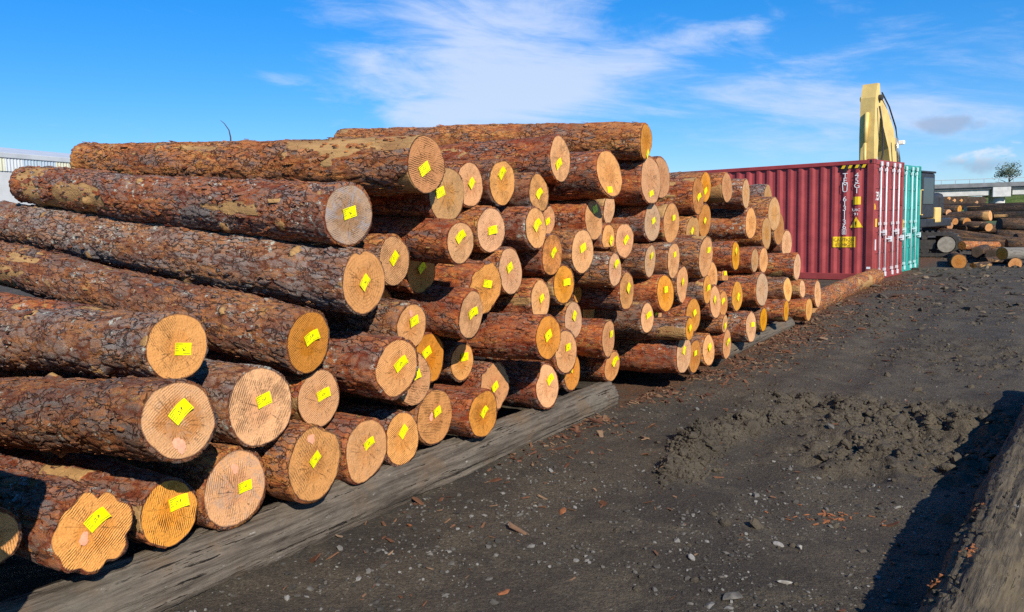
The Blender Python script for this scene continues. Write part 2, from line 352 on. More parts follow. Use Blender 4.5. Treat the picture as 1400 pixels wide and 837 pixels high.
# ================================================================ ground
def seg_mask(x, y, a, b, w_):
    ax, ay = a; bx, by = b; L2 = (bx - ax) ** 2 + (by - ay) ** 2
    t = np.clip(((x - ax) * (bx - ax) + (y - ay) * (by - ay)) / L2, 0, 1)
    return np.exp(-(((x - ax - t * (bx - ax)) ** 2 + (y - ay - t * (by - ay)) ** 2) / w_ ** 2))
def gauss(x, y, c, w_): return np.exp(-(((x - c[0]) ** 2 + (y - c[1]) ** 2) / w_ ** 2))
def churn_mask(x, y):
    m = gauss(x, y, (2.75, 5.75), .62) + gauss(x, y, (2.15, 5.25), .34) + gauss(x, y, (3.5, 6.2), .55) + gauss(x, y, (2.6, 6.9), .5) + .8 * gauss(x, y, (3.0, 5.0), .45)
    m = m + .45 * gauss(x, y, (5.2, 9.0), 1.3) + .4 * gauss(x, y, (5.0, 12.5), 1.6) + .35 * gauss(x, y, (8.0, 14.0), 2.)
    m = m * (.55 + .9 * fbm(x * 1.7, y * 1.7, 2, seed=5))
    return np.clip(m, 0, 1.15)
def ridge_mask(x, y):
    return seg_mask(x, y, (1.02, 4.95), (1.30, 5.55), .13) * .9 + seg_mask(x, y, (1.30, 5.6), (2.0, 6.35), .17) + .10 * seg_mask(x, y, (.95, 4.3), (1.9, 3.75), .12)
def litter_mask(x, y):
    # distance out from the foot of the pile
    dd = -((x - .87) * -.8339 + (y - 6.84) * .5519); ss = (x - .87) * .5519 + (y - 6.84) * .8339
    return np.exp(-np.clip(dd - .05, 0, 99) / (.30 + .05 * np.clip(ss, 0, 9))) * smooth01(ss, -4.5, 2.0) * (dd > -.6)
def height(x, y):
    r = np.hypot(x, y)
    near = np.exp(-(r / 25.) ** 2)
    h = (fbm(x * .30, y * .30, 3, seed=1) - .5) * .10 + (fbm(x * 1.4, y * 1.4, 3, seed=2) - .5) * .045 + (fbm(x * 6., y * 6., 3, seed=3) - .5) * .022 * near + (fbm(x * 21., y * 21., 3, seed=21, gain=.6) - .5) * .014 * near
    c = churn_mask(x, y); g = ridge_mask(x, y)
    rough = 1 - np.abs(2 * fbm(x * 3.1, y * 3.1, 4, seed=11, gain=.58) - 1)
    lump = fbm(x * 9., y * 9., 3, seed=15, gain=.6)
    h = h + c * ((rough - .72) * .21 + (lump - .5) * .15 + .01) + g * (.06 + (lump - .45) * .18)
    # wheel ruts running up the yard beside the pile
    s_ = (x - .87) * -.8339 + (y - 6.84) * .5519
    for off, wd, dp in ((-1.35, .26, .045), (-3.35, .34, .06), (-5.0, .3, .05)):
        q = (s_ - off - (fbm(y * .35, x * 0 + off, 2, seed=8) - .5) * .5) / wd
        h = h - dp * np.exp(-q * q) * smooth01(r, 4.5, 7) * near + dp * .5 * np.exp(-((np.abs(q) - 1.5) / .5) ** 2) * smooth01(r, 5, 7) * near
    smoothp = gauss(x, y, (1.75, 4.15), .42) + gauss(x, y, (1.50, 5.0), .34)
    h = h * (1 - .65 * np.clip(smoothp, 0, 1)) - .035 * np.clip(smoothp, 0, 1)
    return h * np.exp(-(r / 90.) ** 2)
GA = np.unique(np.round(np.concatenate([np.arange(-180, -60, 5.), np.arange(-60, -14, .9), np.arange(-14, 46, .19), np.arange(46, 60, .9), np.arange(60, 180, 5.)]), 3))
GR = np.concatenate([.7 * 1.0046 ** np.arange(0, 900), .7 * 1.0046 ** 900 * 1.09 ** np.arange(1, 54)])
tt, rr_ = np.meshgrid(np.radians(GA), GR)
gx, gy = rr_ * np.sin(tt), rr_ * np.cos(tt)
gz = height(gx, gy)
nr, na = gx.shape
gv = np.concatenate([np.stack([gx, gy, gz], -1).reshape(-1, 3), [[0, 0, 0]]])
ii = np.arange(nr - 1)[:, None] * na; jj = np.arange(na)[None, :]; j2 = (jj + 1) % na
quads = np.stack([ii + jj, ii + na + jj, ii + na + j2, ii + j2], -1).reshape(-1, 4)[:, ::-1]
tris = np.stack([np.full(na, nr * na), np.arange(na), (np.arange(na) + 1) % na], -1)[:, ::-1]
fx_, fy_ = gv[:, 0], gv[:, 1]
def mud_mat(name, clod=False):
    m, t, b = new_mat(name, .82, .3)
    v = nd(t, 'ShaderNodeTexCoord').outputs['Object']
    n1 = noise(t, v, .55, 5, .6); n2 = noise(t, v, 5., 6, .65); n3 = noise(t, v, 42., 5, .7); n4 = noise(t, v, 1.7, 6, .7, .7)
    c = mixc(t, sstep(t, n1, .35, .65), (0.0419, 0.0326, 0.0229), (0.0738, 0.0570, 0.0377))
    c = mixc(t, mth(t, 'MULTIPLY', sstep(t, n4, .40, .64), .8), c, (0.1119, 0.0879, 0.0550))
    c = mixc(t, mth(t, 'MULTIPLY', sstep(t, n2, .55, .75), .6), c, (0.0254, 0.0208, 0.0152))
    if not clod:
        dry, lit = attr(t, 'dry'), attr(t, 'litter')
        far = nd(t, 'ShaderNodeVectorMath', operation='LENGTH', inp={0: v}).outputs['Value']
        c = mixc(t, mth(t, 'MULTIPLY', dry, .38), c, (0.1246, 0.0986, 0.0621))
        c = mixc(t, mth(t, 'MULTIPLY', sstep(t, n3, .60, .72), .45), c, (0.1654, 0.1401, 0.1017))
        vo = nd(t, 'ShaderNodeTexVoronoi', inp={'Vector': v, 'Scale': 30., 'Randomness': 1.})
        pm = mth(t, 'MULTIPLY', sstep(t, vo.outputs['Distance'], .27, .17), sstep(t, mth(t, 'ADD', n2, mth(t, 'MULTIPLY', n4, .5)), .76, .88))
        c = mixc(t, mth(t, 'MULTIPLY', pm, .8), c, mixc(t, nd(t, 'ShaderNodeSeparateColor', inp={0: vo.outputs['Color']}).outputs[0], (0.1272, 0.1009, 0.0691), (0.3307, 0.2849, 0.2136)))
        lm = mth(t, 'MULTIPLY', sstep(t, mth(t, 'ADD', mth(t, 'MULTIPLY', lit, .75), mth(t, 'MULTIPLY', mth(t, 'SUBTRACT', noise(t, v, 11, 6, .7), .5), 1.3)), .45, .80), 1.)
        c = mixc(t, mth(t, 'MULTIPLY', lm, .95), c, mixc(t, n3, (0.0700, 0.0309, 0.0152), (0.2163, 0.0891, 0.0345)))
        gr1 = noise(t, v, 170., 3, .7)
        c = mixc(t, mth(t, 'MULTIPLY', sstep(t, gr1, .54, .68), .55), c, (0.1909, 0.1603, 0.1139))
        c = mixc(t, mth(t, 'MULTIPLY', sstep(t, noise(t, v, 60., 4, .7), .55, .42), .5), c, (0.0178, 0.0142, 0.0102))
        gm = sstep(t, far, 75., 130.)
        c = mixc(t, gm, c, mixc(t, noise(t, v, .08, 5), (0.0572, 0.0891, 0.0182), (0.1272, 0.1424, 0.0356)))
        t.links.new(ramp(t, n1, [(.3, .95), (.7, .75)]), b.inputs['Roughness'])
    else:
        c = mixc(t, .35, c, (0.0960, 0.0786, 0.0530))
    t.links.new(c, b.inputs['Base Color'])
    bumpn(t, b, mth(t, 'ADD', mth(t, 'MULTIPLY', n3, .7), mth(t, 'MULTIPLY', noise(t, v, 130., 3, .6), .5)), 1.0, .022)
    return m
MUD = mud_mat('mud'); CLOD = mud_mat('mud_clod', True)
g = obj('ground', mesh_from('ground', gv, [quads, tris], MUD, True, {'dry': np.clip(churn_mask(fx_, fy_) * .8 + ridge_mask(fx_, fy_) * .9 + .30 * smooth01(fx_, .5, 4.), 0, 1) , 'litter': litter_mask(fx_, fy_)}))
tag(g, 'dark churned mud of the log yard', None, None, 'structure')
# ---------------------------------------------------------------- loose matter nobody could count
ICO_V = []; ph = (1 + 5 ** .5) / 2
for a in (-1, 1):
    for b_ in (-ph, ph): ICO_V += [(0, a, b_), (a, b_, 0), (b_, 0, a)]
ICO_V = np.array(ICO_V) / math.hypot(1, ph)
def hull_faces(V):
    F = []
    n = len(V)
    for i in range(n):
        for j in range(i + 1, n):
            for k in range(j + 1, n):
                nn = np.cross(V[j] - V[i], V[k] - V[i])
                if np.linalg.norm(nn) < 1e-6: continue
                dd = (V - V[i]) @ nn
                if (dd < 1e-6).all(): F.append((i, j, k))
                elif (dd > -1e-6).all(): F.append((i, k, j))
    return np.array(F)
ICO_F = hull_faces(ICO_V)
mid = {}; ICO2_V = [tuple(p) for p in ICO_V]; ICO2_F = []
def half(a, b):
    k = (min(a, b), max(a, b))
    if k not in mid:
        p = (ICO_V[a] + ICO_V[b]) / 2; mid[k] = len(ICO2_V); ICO2_V.append(tuple(p / np.linalg.norm(p) * .93))
    return mid[k]
for a, b_, c in ICO_F:
    x_, y_, z_ = half(a, b_), half(b_, c), half(c, a); ICO2_F += [(a, x_, z_), (b_, y_, x_), (c, z_, y_), (x_, y_, z_)]
ICO2_V = np.array(ICO2_V); ICO2_F = np.array(ICO2_F)
CHIP_V = np.array([(-1, -1, -1), (1, -.8, -1), (.8, 1, -1), (-.7, .9, -1), (-1, -1, 1), (1, -.8, 1), (.8, 1, 1), (-.7, .9, 1)]) * .5
CHIP_F = np.array([(0, 3, 2, 1), (4, 5, 6, 7), (0, 1, 5, 4), (1, 2, 6, 5), (2, 3, 7, 6), (3, 0, 4, 7)])
def scatter(BV, BF, pos, scl, jitter=.25, tilt=.5, extra=None):
    n = len(pos); k = len(BV); rg = np.random.default_rng(n + k)
    V = BV[None] * (1 + rg.uniform(-jitter, jitter, (n, k, 1))) * scl[:, None, :]
    a = rg.uniform(0, 2 * math.pi, n); ex = rg.normal(0, tilt, n); ey = rg.normal(0, tilt, n)
    def rot(V, i, j, an):
        c, s = np.cos(an)[:, None], np.sin(an)[:, None]; p, q = V[..., i].copy(), V[..., j].copy()
        V[..., i] = c * p - s * q; V[..., j] = s * p + c * q
    rot(V, 1, 2, ex); rot(V, 0, 2, ey); rot(V, 0, 1, a)
    V = V + pos[:, None, :]
    F = (BF[None] + (np.arange(n) * k)[:, None, None]).reshape(-1, BF.shape[1])
    return V.reshape(-1, 3), F
def sample(n, weight, x0, x1, y0, y1, seed, cap=1.):
    rg = np.random.default_rng(seed); P = []
    while sum(len(p) for p in P) < n:
        x = rg.uniform(x0, x1, 40000); y = rg.uniform(y0, y1, 40000)
        k = rg.random(40000) * cap < weight(x, y); P.append(np.stack([x[k], y[k]], -1))
        if len(P) > 80: break
    P = np.concatenate(P)[:n]
    return P, rg
def outside_pile(x, y): return ((x - .87) * -.8339 + (y - 6.84) * .5519) < .02
P, rg = sample(7000, lambda x, y: np.clip((churn_mask(x, y) ** 2 + ridge_mask(x, y) * 1.3) * smooth01(fbm(x * 3.3, y * 3.3, 3, seed=61), .38, .62) + .012, 0, 1) * outside_pile(x, y), .5, 9, 3, 15, 1)
sz = rg.gamma(1.2, .0062, len(P)) + .003
sc3 = np.stack([sz * rg.uniform(.8, 1.5, len(P)), sz * rg.uniform(.7, 1.2, len(P)), sz * rg.uniform(.5, .9, len(P))], -1)
V, Fc = scatter(ICO2_V, ICO2_F, np.stack([P[:, 0], P[:, 1], height(P[:, 0], P[:, 1]) + sz * .05], -1), sc3, .17)
tag(obj('mud_clods', mesh_from('mud_clods', V, Fc, CLOD)), 'grey brown clods of churned mud on the yard', 'mud', kind='stuff')
P, rg = sample(2200, lambda x, y: np.clip(ridge_mask(x, y) ** 2 * 1.1, 0, 1) * (ridge_mask(x, y) > .2), .5, 2.6, 3.4, 6.9, 12)
sz = rg.gamma(1.4, .0055, len(P)) + .005
sc3 = np.stack([sz * rg.uniform(.8, 1.5, len(P)), sz * rg.uniform(.7, 1.1, len(P)), sz * rg.uniform(.6, 1., len(P))], -1)
V, Fc = scatter(ICO2_V, ICO2_F, np.stack([P[:, 0], P[:, 1], height(P[:, 0], P[:, 1]) + sz * .1], -1), sc3, .2)
tag(obj('mud_ridge_clods', mesh_from('mud_ridge_clods', V, Fc, CLOD)), 'line of broken clods pushed up along the rut edge', 'mud', kind='stuff')
def pick_mat(name, cols, rough=.8, scale=14.):
    m, t, b = new_mat(name, rough, .25)
    v = nd(t, 'ShaderNodeTexCoord').outputs['Object']
    rn = attr(t, 'pick'); n = noise(t, v, 70, 4, .6)
    c = ramp(t, rn, [(i / (len(cols) - 1), c) for i, c in enumerate(cols)])
    c = mixc(t, mth(t, 'MULTIPLY', n, .5), c, tuple(k * .4 for k in cols[0]))
    t.links.new(c, b.inputs['Base Color']); bumpn(t, b, n, .4, .004)
    return m
GRAVEL = pick_mat('gravel', [(.045, .040, .034), (.11, .098, .08), (.16, .148, .128), (.25, .235, .21)])
P, rg = sample(6000, lambda x, y: np.clip(np.exp(-np.hypot(x - .3, y - 3.6) / 2.3) * (1 - np.clip(churn_mask(x, y), 0, 1) * .5) * (smooth01(fbm(x * 2.1, y * 2.1, 4, seed=31), .40, .70) * 1.1 + .05), 0, 1) * outside_pile(x, y), -1.6, 6, 2.7, 11, 2, .8)
sz = rg.gamma(1.5, .0026, len(P)) + .0018
sc3 = np.stack([sz * rg.uniform(.9, 1.6, len(P)), sz, sz * rg.uniform(.4, .8, len(P))], -1)
V, Fc = scatter(ICO_V, ICO_F, np.stack([P[:, 0], P[:, 1], height(P[:, 0], P[:, 1]) + sz * .15], -1), sc3, .3, .3)
tag(obj('gravel', mesh_from('gravel', V, Fc, GRAVEL, attrs={'pick': np.repeat(rg.random(len(P)) ** 2.2, 12)})), 'fine grey gravel strewn over the dark mud', 'gravel', kind='stuff')
YARDD = pick_mat('yard_lumps', [(.035, .028, .022), (.070, .056, .040), (.10, .078, .054), (.22, .165, .105)])
CHIPM = pick_mat('bark_chips', [(.06, .025, .014), (.13, .052, .026), (.19, .09, .045), (.26, .17, .10)])
P, rg = sample(7500, lambda x, y: np.clip(litter_mask(x, y) ** 1.5, 0, 1) * outside_pile(x, y) * smooth01(fbm(x * 1.8, y * 1.8, 3, seed=44), .3, .62), -2, 10, 3, 19, 3)
sz = rg.gamma(1.7, .006, len(P)) + .004
sc3 = np.stack([sz * rg.uniform(1.2, 3.2, len(P)), sz * rg.uniform(.5, 1., len(P)), sz * rg.uniform(.15, .35, len(P))], -1)
V, Fc = scatter(CHIP_V, CHIP_F, np.stack([P[:, 0], P[:, 1], height(P[:, 0], P[:, 1]) + sz * .25], -1), sc3, .3, .35)
tag(obj('bark_litter', mesh_from('bark_litter', V, Fc, CHIPM, attrs={'pick': np.repeat(rg.random(len(P)), 8)})), 'red brown bark chips littering the foot of the pile', 'bark', kind='stuff')
P, rg = sample(700, lambda x, y: np.exp(-np.hypot(x - 2, y - 5) / 5.) * outside_pile(x, y) * .5, -1.5, 10, 2.8, 17, 5)
sz = rg.gamma(1.8, .0045, len(P)) + .003
sc3 = np.stack([sz * rg.uniform(1.5, 4.5, len(P)), sz * rg.uniform(.5, .9, len(P)), sz * rg.uniform(.15, .35, len(P))], -1)
V, Fc = scatter(CHIP_V, CHIP_F, np.stack([P[:, 0], P[:, 1], height(P[:, 0], P[:, 1]) + sz * .3], -1), sc3, .3, .3)
tag(obj('wood_chips', mesh_from('wood_chips', V, Fc, CHIPM, attrs={'pick': np.repeat(rg.random(len(P)) ** .8, 8)})), 'scattered splinters of wood and bark on the mud', 'wood chips', kind='stuff')
P, rg = sample(4200, lambda x, y: smooth01(fbm(x * .8, y * .8, 3, seed=77), .36, .6) * outside_pile(x, y) * (np.hypot(x - 8.7, y - 19.3) > .9), 3, 24, 11, 32, 15)
sz = rg.gamma(1.4, .016, len(P)) + .008
sc3 = np.stack([sz * rg.uniform(.8, 2.0, len(P)), sz * rg.uniform(.6, 1., len(P)), sz * rg.uniform(.3, .7, len(P))], -1)
V, Fc = scatter(ICO_V, ICO_F, np.stack([P[:, 0], P[:, 1], height(P[:, 0], P[:, 1]) + sz * .1], -1), sc3, .3, .3)
tag(obj('yard_debris', mesh_from('yard_debris', V, Fc, YARDD, attrs={'pick': np.repeat(rg.random(len(P)) ** 1.4, 12)})), 'lumps of mud and bark strewn over the farther yard', 'debris', kind='stuff')
# single pieces one can point at
STONE = plain('pale_stone', (.22, .205, .18), .8, .3, 25.)
BARKP = plain('bark_scrap', (.24, .085, .03), .85, .3, 40.)
GREYW = plain('grey_wood', (.10, .09, .075), .85, .4, 30.)
def rock(name, mat, u, v, dims, label, cat, seed, flat=.5):
    rg = np.random.default_rng(seed); import bmesh
    bm = bmesh.new(); bmesh.ops.create_icosphere(bm, subdivisions=2, radius=1.)
    k = rg.normal(size=(6, 3))
    for vv in bm.verts:
        p = np.array(vv.co); q = 1 + .16 * sum(math.sin(2.1 * float(p @ a) + i) for i, a in enumerate(k)) / 2
        for a in k[:4]:
            a = a / np.linalg.norm(a); e = float(p @ a)
            if e > .45: p = p - a * (e - .45) * .95
        vv.co = Vector(p * q * np.array(dims))
    me = bpy.data.meshes.new(name); bm.to_mesh(me); bm.free(); me.materials.append(mat)
    G = ground_at(u, v); hz = float(height(np.array([G.x]), np.array([G.y]))[0])
    o = obj(name, me); o.location = (G.x, G.y, hz + dims[2] * .35); o.rotation_euler = (rg.normal(0, .1), rg.normal(0, .1), rg.uniform(0, 6))
    return tag(o, label, cat)
rock('stone', STONE, 946, 768, (.030, .024, .016), 'pale pointed stone alone on dark mud, bottom right of centre', 'stone', 1)
rock('stone', STONE, 1064, 746, (.036, .018, .012), 'flat pale stone at the edge of the smooth mud patch', 'stone', 2)
rock('stone', STONE, 1094, 750, (.020, .018, .014), 'small pale stone right of the flat one by the smooth mud', 'stone', 3)
rock('stone', STONE, 490, 798, (.022, .015, .012), 'small white stone on the mud below the grey bearer', 'stone', 4)
rock('stone', STONE, 1072, 802, (.034, .016, .012), 'long grey stone chip near the bottom edge', 'stone', 5)
rock('bark_piece', BARKP, 688, 812, (.035, .024, .010), 'orange bark scrap lying at the bottom edge of the mud', 'bark piece', 6)
rock('bark_piece', BARKP, 768, 706, (.052, .022, .009), 'long brown bark scrap on the mud in the lower middle', 'bark piece', 7)
rock('bark_piece', BARKP, 560, 722, (.030, .018, .010), 'rust red bark scrap on the mud beside the grey bearer', 'bark piece', 8)
rock('wood_chunk', GREYW, 1003, 822, (.030, .055, .016), 'broken grey wood chunk at the bottom edge, right of centre', 'wood chunk', 9)
P = np.array([[1.72, 4.28]]) + np.random.default_rng(3).normal(0, .09, (34, 2)) * [1.3, .6]
sz = np.random.default_rng(4).uniform(.010, .022, 34)
V, Fc = scatter(CHIP_V, CHIP_F, np.stack([P[:, 0], P[:, 1], height(P[:, 0], P[:, 1]) + .003], -1), np.stack([sz * 2, sz * .6, sz * .2], -1), .3, .2)
tag(obj('orange_chips', mesh_from('orange_chips', V, Fc, BARKP)), 'little heap of orange bark chips on the smooth mud', 'bark', kind='stuff')

# ================================================================ logs
AX_S = Vector((.5519, .8339, 0)); AX_D = Vector((-.8339, .5519, 0)); ORG = Vector((.87, 6.84, 0))
def outline(th, shape, rg):
    o = 1 + sum(rg.normal(0, a) * np.cos(k * th + rg.uniform(0, 6.28)) for k, a in ((2, .022), (3, .016), (4, .010), (5, .008), (7, .006)))
    def dent(at_, wd, dp):
        q = np.angle(np.exp(1j * (th - rad(at_)))); return dp * np.exp(-(q / rad(wd)) ** 2)
    # angles seen from the front: 0 = right, 90 = up
    if shape == 'fluted': o = o - dent(78, 8, .20) - dent(-72, 9, .17) - dent(118, 12, .09) - dent(40, 11, .11) - dent(-25, 10, .11) - dent(155, 12, .08) - dent(-118, 10, .12) - dent(205, 10, .07) + .02 * np.sin(5 * th)
    if shape == 'heart': o = o - dent(98, 9, .10) + dent(75, 18, .03) + dent(122, 18, .03)
    if shape == 'double': o = o - dent(165, 20, .12) - dent(30, 16, .10) + dent(95, 25, .06) + dent(-80, 30, .08)
    if shape == 'bulge': o = o + dent(20, 30, .06) - dent(65, 14, .09) + dent(-100, 40, .06) - dent(150, 30, .05)
    if shape == 'notch': o = o - dent(140, 24, .22) + dent(100, 14, .05)
    if shape == 'ragged': o = o + .05 * np.sin(9 * th + 1) * np.sin(4 * th) + rg.normal(0, .02, len(th)) - dent(120, 16, .12)
    if shape == 'egg': o = o + dent(80, 40, .06) - dent(200, 30, .06)
    if shape == 'lump': o = o + dent(-75, 28, .10) - dent(-20, 14, .07) - dent(-130, 16, .07)
    if shape == 'tall': o = o * (1 + .05 * np.cos(2 * th + math.pi))
    if shape == 'flat': o = o - dent(10, 25, .05) - dent(95, 22, .04) - dent(-40, 20, .04)
    if shape == 'flatb': o = np.minimum(o, .62 / np.maximum(1e-3, -np.sin(th)) * np.where(np.sin(th) < -.05, 1, 99))
    return o
def make_log(name, label, mw, r, L, bark, face, shape='-', seed=0, detail=1, taper=.14, tagpos=None, paint=None, group=None, strip_amt=.5, flakes=0, knots=3, cat='log', amp=1., back=True, grain=0.):
    rg = np.random.default_rng(seed + 1000)
    seg = {0: 22, 1: 48, 2: 104, 3: 132}[detail]
    if detail == 0: ts = np.linspace(0, L, 7)
    elif detail == 1: ts = np.concatenate([np.linspace(0, 1., 42), np.linspace(1., L, 22)[1:]])
    else: ts = np.linspace(0, L, int(L / (.016 if detail == 2 else .014)))
    th = np.linspace(0, 2 * math.pi, seg, endpoint=False)
    ol = outline(th, shape, rg)
    T, TH = np.meshgrid(ts, th, indexing='ij')
    OL = np.where(T < .8, ol[None] * (1 - T / .8) + (1 + (ol[None] - 1) * .35) * (T / .8), 1 + (ol[None] - 1) * .35)
    core = r * OL * (1 - taper * T / L)
    core = core * (1 + .035 * (fbm(T * .9, TH * 0 + seed, 2, seed=seed) - .5) * 2)
    npl = max(7, int(2 * math.pi * r / .046))
    wx = TH / (2 * math.pi) * npl + .5 * (vnoise(TH / (2 * math.pi) * 9, T * 9, 9, seed) - .5) * 2
    F12, cid = cells(wx, T / .13 + .8 * vnoise(TH / (2 * math.pi) * 6, T * 5, 6, seed + 3), npl, seed % 50)
    plate = smooth01(F12, .02, .17) * (.45 + .55 * cid)
    rough = fbm(TH / (2 * math.pi) * 12, T * 8, 4, seed + 9, 12, .6)
    bh = np.clip(plate * .75 + (rough - .32) * .6, 0, 1)
    strip = smooth01(fbm(TH / (2 * math.pi) * 4, T * 1.6 + seed, 4, seed + 17, 4, .55), .745 - .09 * strip_amt, .765 - .09 * strip_amt)
    thick = (.004 + .013 * bh * (.7 + .6 * fbm(TH / (2 * math.pi) * 5, T * 2, 2, seed + 27, 5))) * amp * min(1., r / .13)
    R_ = core + np.where(strip > 0, thick * (1 - strip) + .001 * strip, thick)
    R_ = R_ + (fbm(TH / (2 * math.pi) * 5, T * 3., 3, seed + 5, 5) - .5) * .034 * amp * smooth01(T, .02, .25)
    if grain: R_ = R_ + (np.abs(fbm(TH / (2 * math.pi) * 22, T * .9 + seed, 3, seed + 61, 22, .6) - .5) * -2 + .3) * grain + (fbm(TH / (2 * math.pi) * 4, T * 1.5, 3, seed + 71, 4) - .5) * grain
    for _ in range(knots):
        k0, k1 = rg.uniform(0, 6.28), rg.uniform(.3, L - .2); q = np.angle(np.exp(1j * (TH - k0))) * r; wd = rg.uniform(.025, .05)
        e = np.exp(-(q ** 2 + (T - k1) ** 2) / wd ** 2); R_ = R_ + e * rg.uniform(.012, .035)
        strip = np.maximum(strip, (e > .55) * 1.0)
    bx_, by_ = rg.normal(0, .012, 2); bend = np.sin(T / L * math.pi)
    X = -R_ * np.cos(TH) + bx_ * bend * L * .3; Y = R_ * np.sin(TH) + by_ * bend * L * .3
    kx, ky = rg.normal(0, .045, 2); sh = np.clip(1 - T / .45, 0, 1)
    Z = T + sh * (kx * X + ky * Y)
    # ragged bark edge at the cut
    back_off = (.003 + .03 * np.clip(fbm(th / (2 * math.pi) * 9, th * 0 + seed, 3, seed + 41, 9) - .48, 0, 1) * (2.2 if shape == 'ragged' else 1))[None] * np.exp(-T / .02)
    Z = Z + back_off
    n, m_ = X.shape
    rim = r * ol * .985
    inner = np.stack([-rim * np.cos(th), rim * np.sin(th), kx * -rim * np.cos(th) + ky * rim * np.sin(th) + .004], -1)
    verts = np.concatenate([inner, np.stack([X, Y, Z], -1).reshape(-1, 3)])
    i0 = np.arange(n)[:, None] * m_; j0 = np.arange(m_)[None]; j1 = (j0 + 1) % m_
    q = np.stack([i0 + j0, i0 + j1, i0 + m_ + j1, i0 + m_ + j0], -1).reshape(-1, 4)
    faces = [q]
    verts = np.concatenate([verts, [[verts[-m_:, 0].mean(), verts[-m_:, 1].mean(), L + .002]]])
    lo = n * m_
    faces.append(np.stack([lo + np.arange(m_), lo + (np.arange(m_) + 1) % m_, np.full(m_, len(verts) - 1)], -1))
    at_bh = np.concatenate([np.full(m_, .15), bh.ravel(), [.5]]); at_st = np.concatenate([np.zeros(m_), strip.ravel(), [1.]])
    root = thing(name, label, cat, mw, group)
    obj('bark', mesh_from('bark', verts, faces, BARK[bark] if isinstance(bark, str) else bark, True, {'bh': at_bh, 'strip': at_st}), root)
    # sawn end
    nrg = 9 if detail else 3
    rho = np.linspace(0, 1, nrg + 1)[1:]
    fxy = [(0., 0.)]; rimv = [0.]
    RH, T2 = np.meshgrid(rho, th, indexing='ij'); prof = 1 + (ol[None] - 1) * RH ** .7
    fx0 = -r * RH * prof * np.cos(T2); fy0 = r * RH * prof * np.sin(T2)
    fz0 = kx * fx0 + ky * fy0 + (vnoise(fx0 * 40 + 50, fy0 * 40 + 50, None, seed) - .5) * .003
    fvv = np.concatenate([[[0, 0, 0]], np.stack([fx0, fy0, fz0], -1).reshape(-1, 3)])
    rimA = np.concatenate([[0], RH.ravel()])
    qi = 1 + np.arange(nrg - 1)[:, None] * m_
    fq = np.stack([qi + j0, qi + m_ + j0, qi + m_ + j1, qi + j1], -1).reshape(-1, 4)[:, ::-1]
    ft = np.stack([np.zeros(m_, int), 1 + np.arange(m_), 1 + (np.arange(m_) + 1) % m_], -1)[:, ::-1]
    obj('cut_face', mesh_from('cut_face', fvv, [fq, ft], FACE[face] if isinstance(face, str) else face, True, {'rim': rimA}), root)
    zoff = lambda x, y: kx * x + ky * y
    if tagpos:
        tx, ty, rot = tagpos; c, s = math.cos(rad(rot)), math.sin(rad(rot))
        nz = Vector((kx, ky, -1)).normalized(); xv = Vector((-c, s, 0)); xv = (xv - nz * xv.dot(nz)).normalized(); yv = nz.cross(xv)
        Mt = frame(xv, yv, nz, (-tx, ty, zoff(-tx, ty) - .003)) @ Matrix.Scale(rg.uniform(.88, 1.08), 4)
        k = int(rg.integers(0, len(TAGS)))
        tg = obj('paper_tag', TAGS[k][0], root, Mt); obj('print', TAGS[k][1], tg)
    if paint:
        px, py = -paint[0] * r, paint[1] * r
        a = np.linspace(0, 6.283, 26, endpoint=False); rr = r * rg.uniform(.11, .17) * (1 + .16 * np.sin(2 * a + seed) + .10 * np.sin(3 * a + 2 * seed) + rg.normal(0, .09, 26))
        pv = np.concatenate([[[px, py, zoff(px, py) - .0035]], np.stack([px + rr * np.cos(a), py + rr * 1.2 * np.sin(a), zoff(px + rr * np.cos(a), py + rr * 1.2 * np.sin(a)) - .0025], -1)])
        obj('paint_mark', mesh_from('paint_mark', pv, np.stack([np.zeros(26, int), 1 + (np.arange(26) + 1) % 26, 1 + np.arange(26)], -1)[:, ::-1], PINK), root)
    if flakes:
        t_ = rg.uniform(.05, L, flakes); a_ = rg.uniform(0, 2 * math.pi, flakes)
        ri = np.clip((t_ / L * (n - 1)).astype(int), 0, n - 1) if detail != 1 else np.array([np.argmin(abs(ts - q)) for q in t_])
        ai = (a_ / (2 * math.pi) * seg).astype(int) % seg
        base = np.stack([X[ri, ai], Y[ri, ai], Z[ri, ai]], -1); nrm = np.stack([-np.cos(a_), np.sin(a_), 0 * a_], -1); tan = np.stack([np.sin(a_), np.cos(a_), 0 * a_], -1)
        ln = rg.gamma(2., .0065, flakes) + .006; wd = ln * rg.uniform(.3, .8, flakes); lift = rg.uniform(-.2, .4, flakes)
        ez = np.array([0, 0, 1.]); V = []
        sk = rg.uniform(-.9, .9, flakes)
        for (p, q, h) in ((-1, -1, 0), (1, -.8, 1), (.8, 1, 1), (-.8, .8, 0), (-.9, -.9, .0), (.9, -.7, 1), (.7, .9, 1), (-.7, .7, 0)):
            i = len(V)
            dz = (p * ln + sk * q * wd)[:, None] * ez; dt = (q * wd * .6 - sk * p * ln * .5)[:, None] * tan
            V.append(base + dz + dt + nrm * (h * lift * ln + (.003 if i > 3 else 0.0))[:, None])
        V = np.stack(V, 1).reshape(-1, 3); Fk = (CHIP_F[None] + (np.arange(flakes) * 8)[:, None, None]).reshape(-1, 4)
        o = obj('bark_flakes', mesh_from('bark_flakes', V, Fk, BARK[bark] if isinstance(bark, str) else bark, False, {'bh': np.repeat(rg.random(flakes) ** 1.6, 8), 'strip': np.repeat((rg.random(flakes) < .02) * 1., 8)}), root); o['kind'] = 'stuff'
    return root
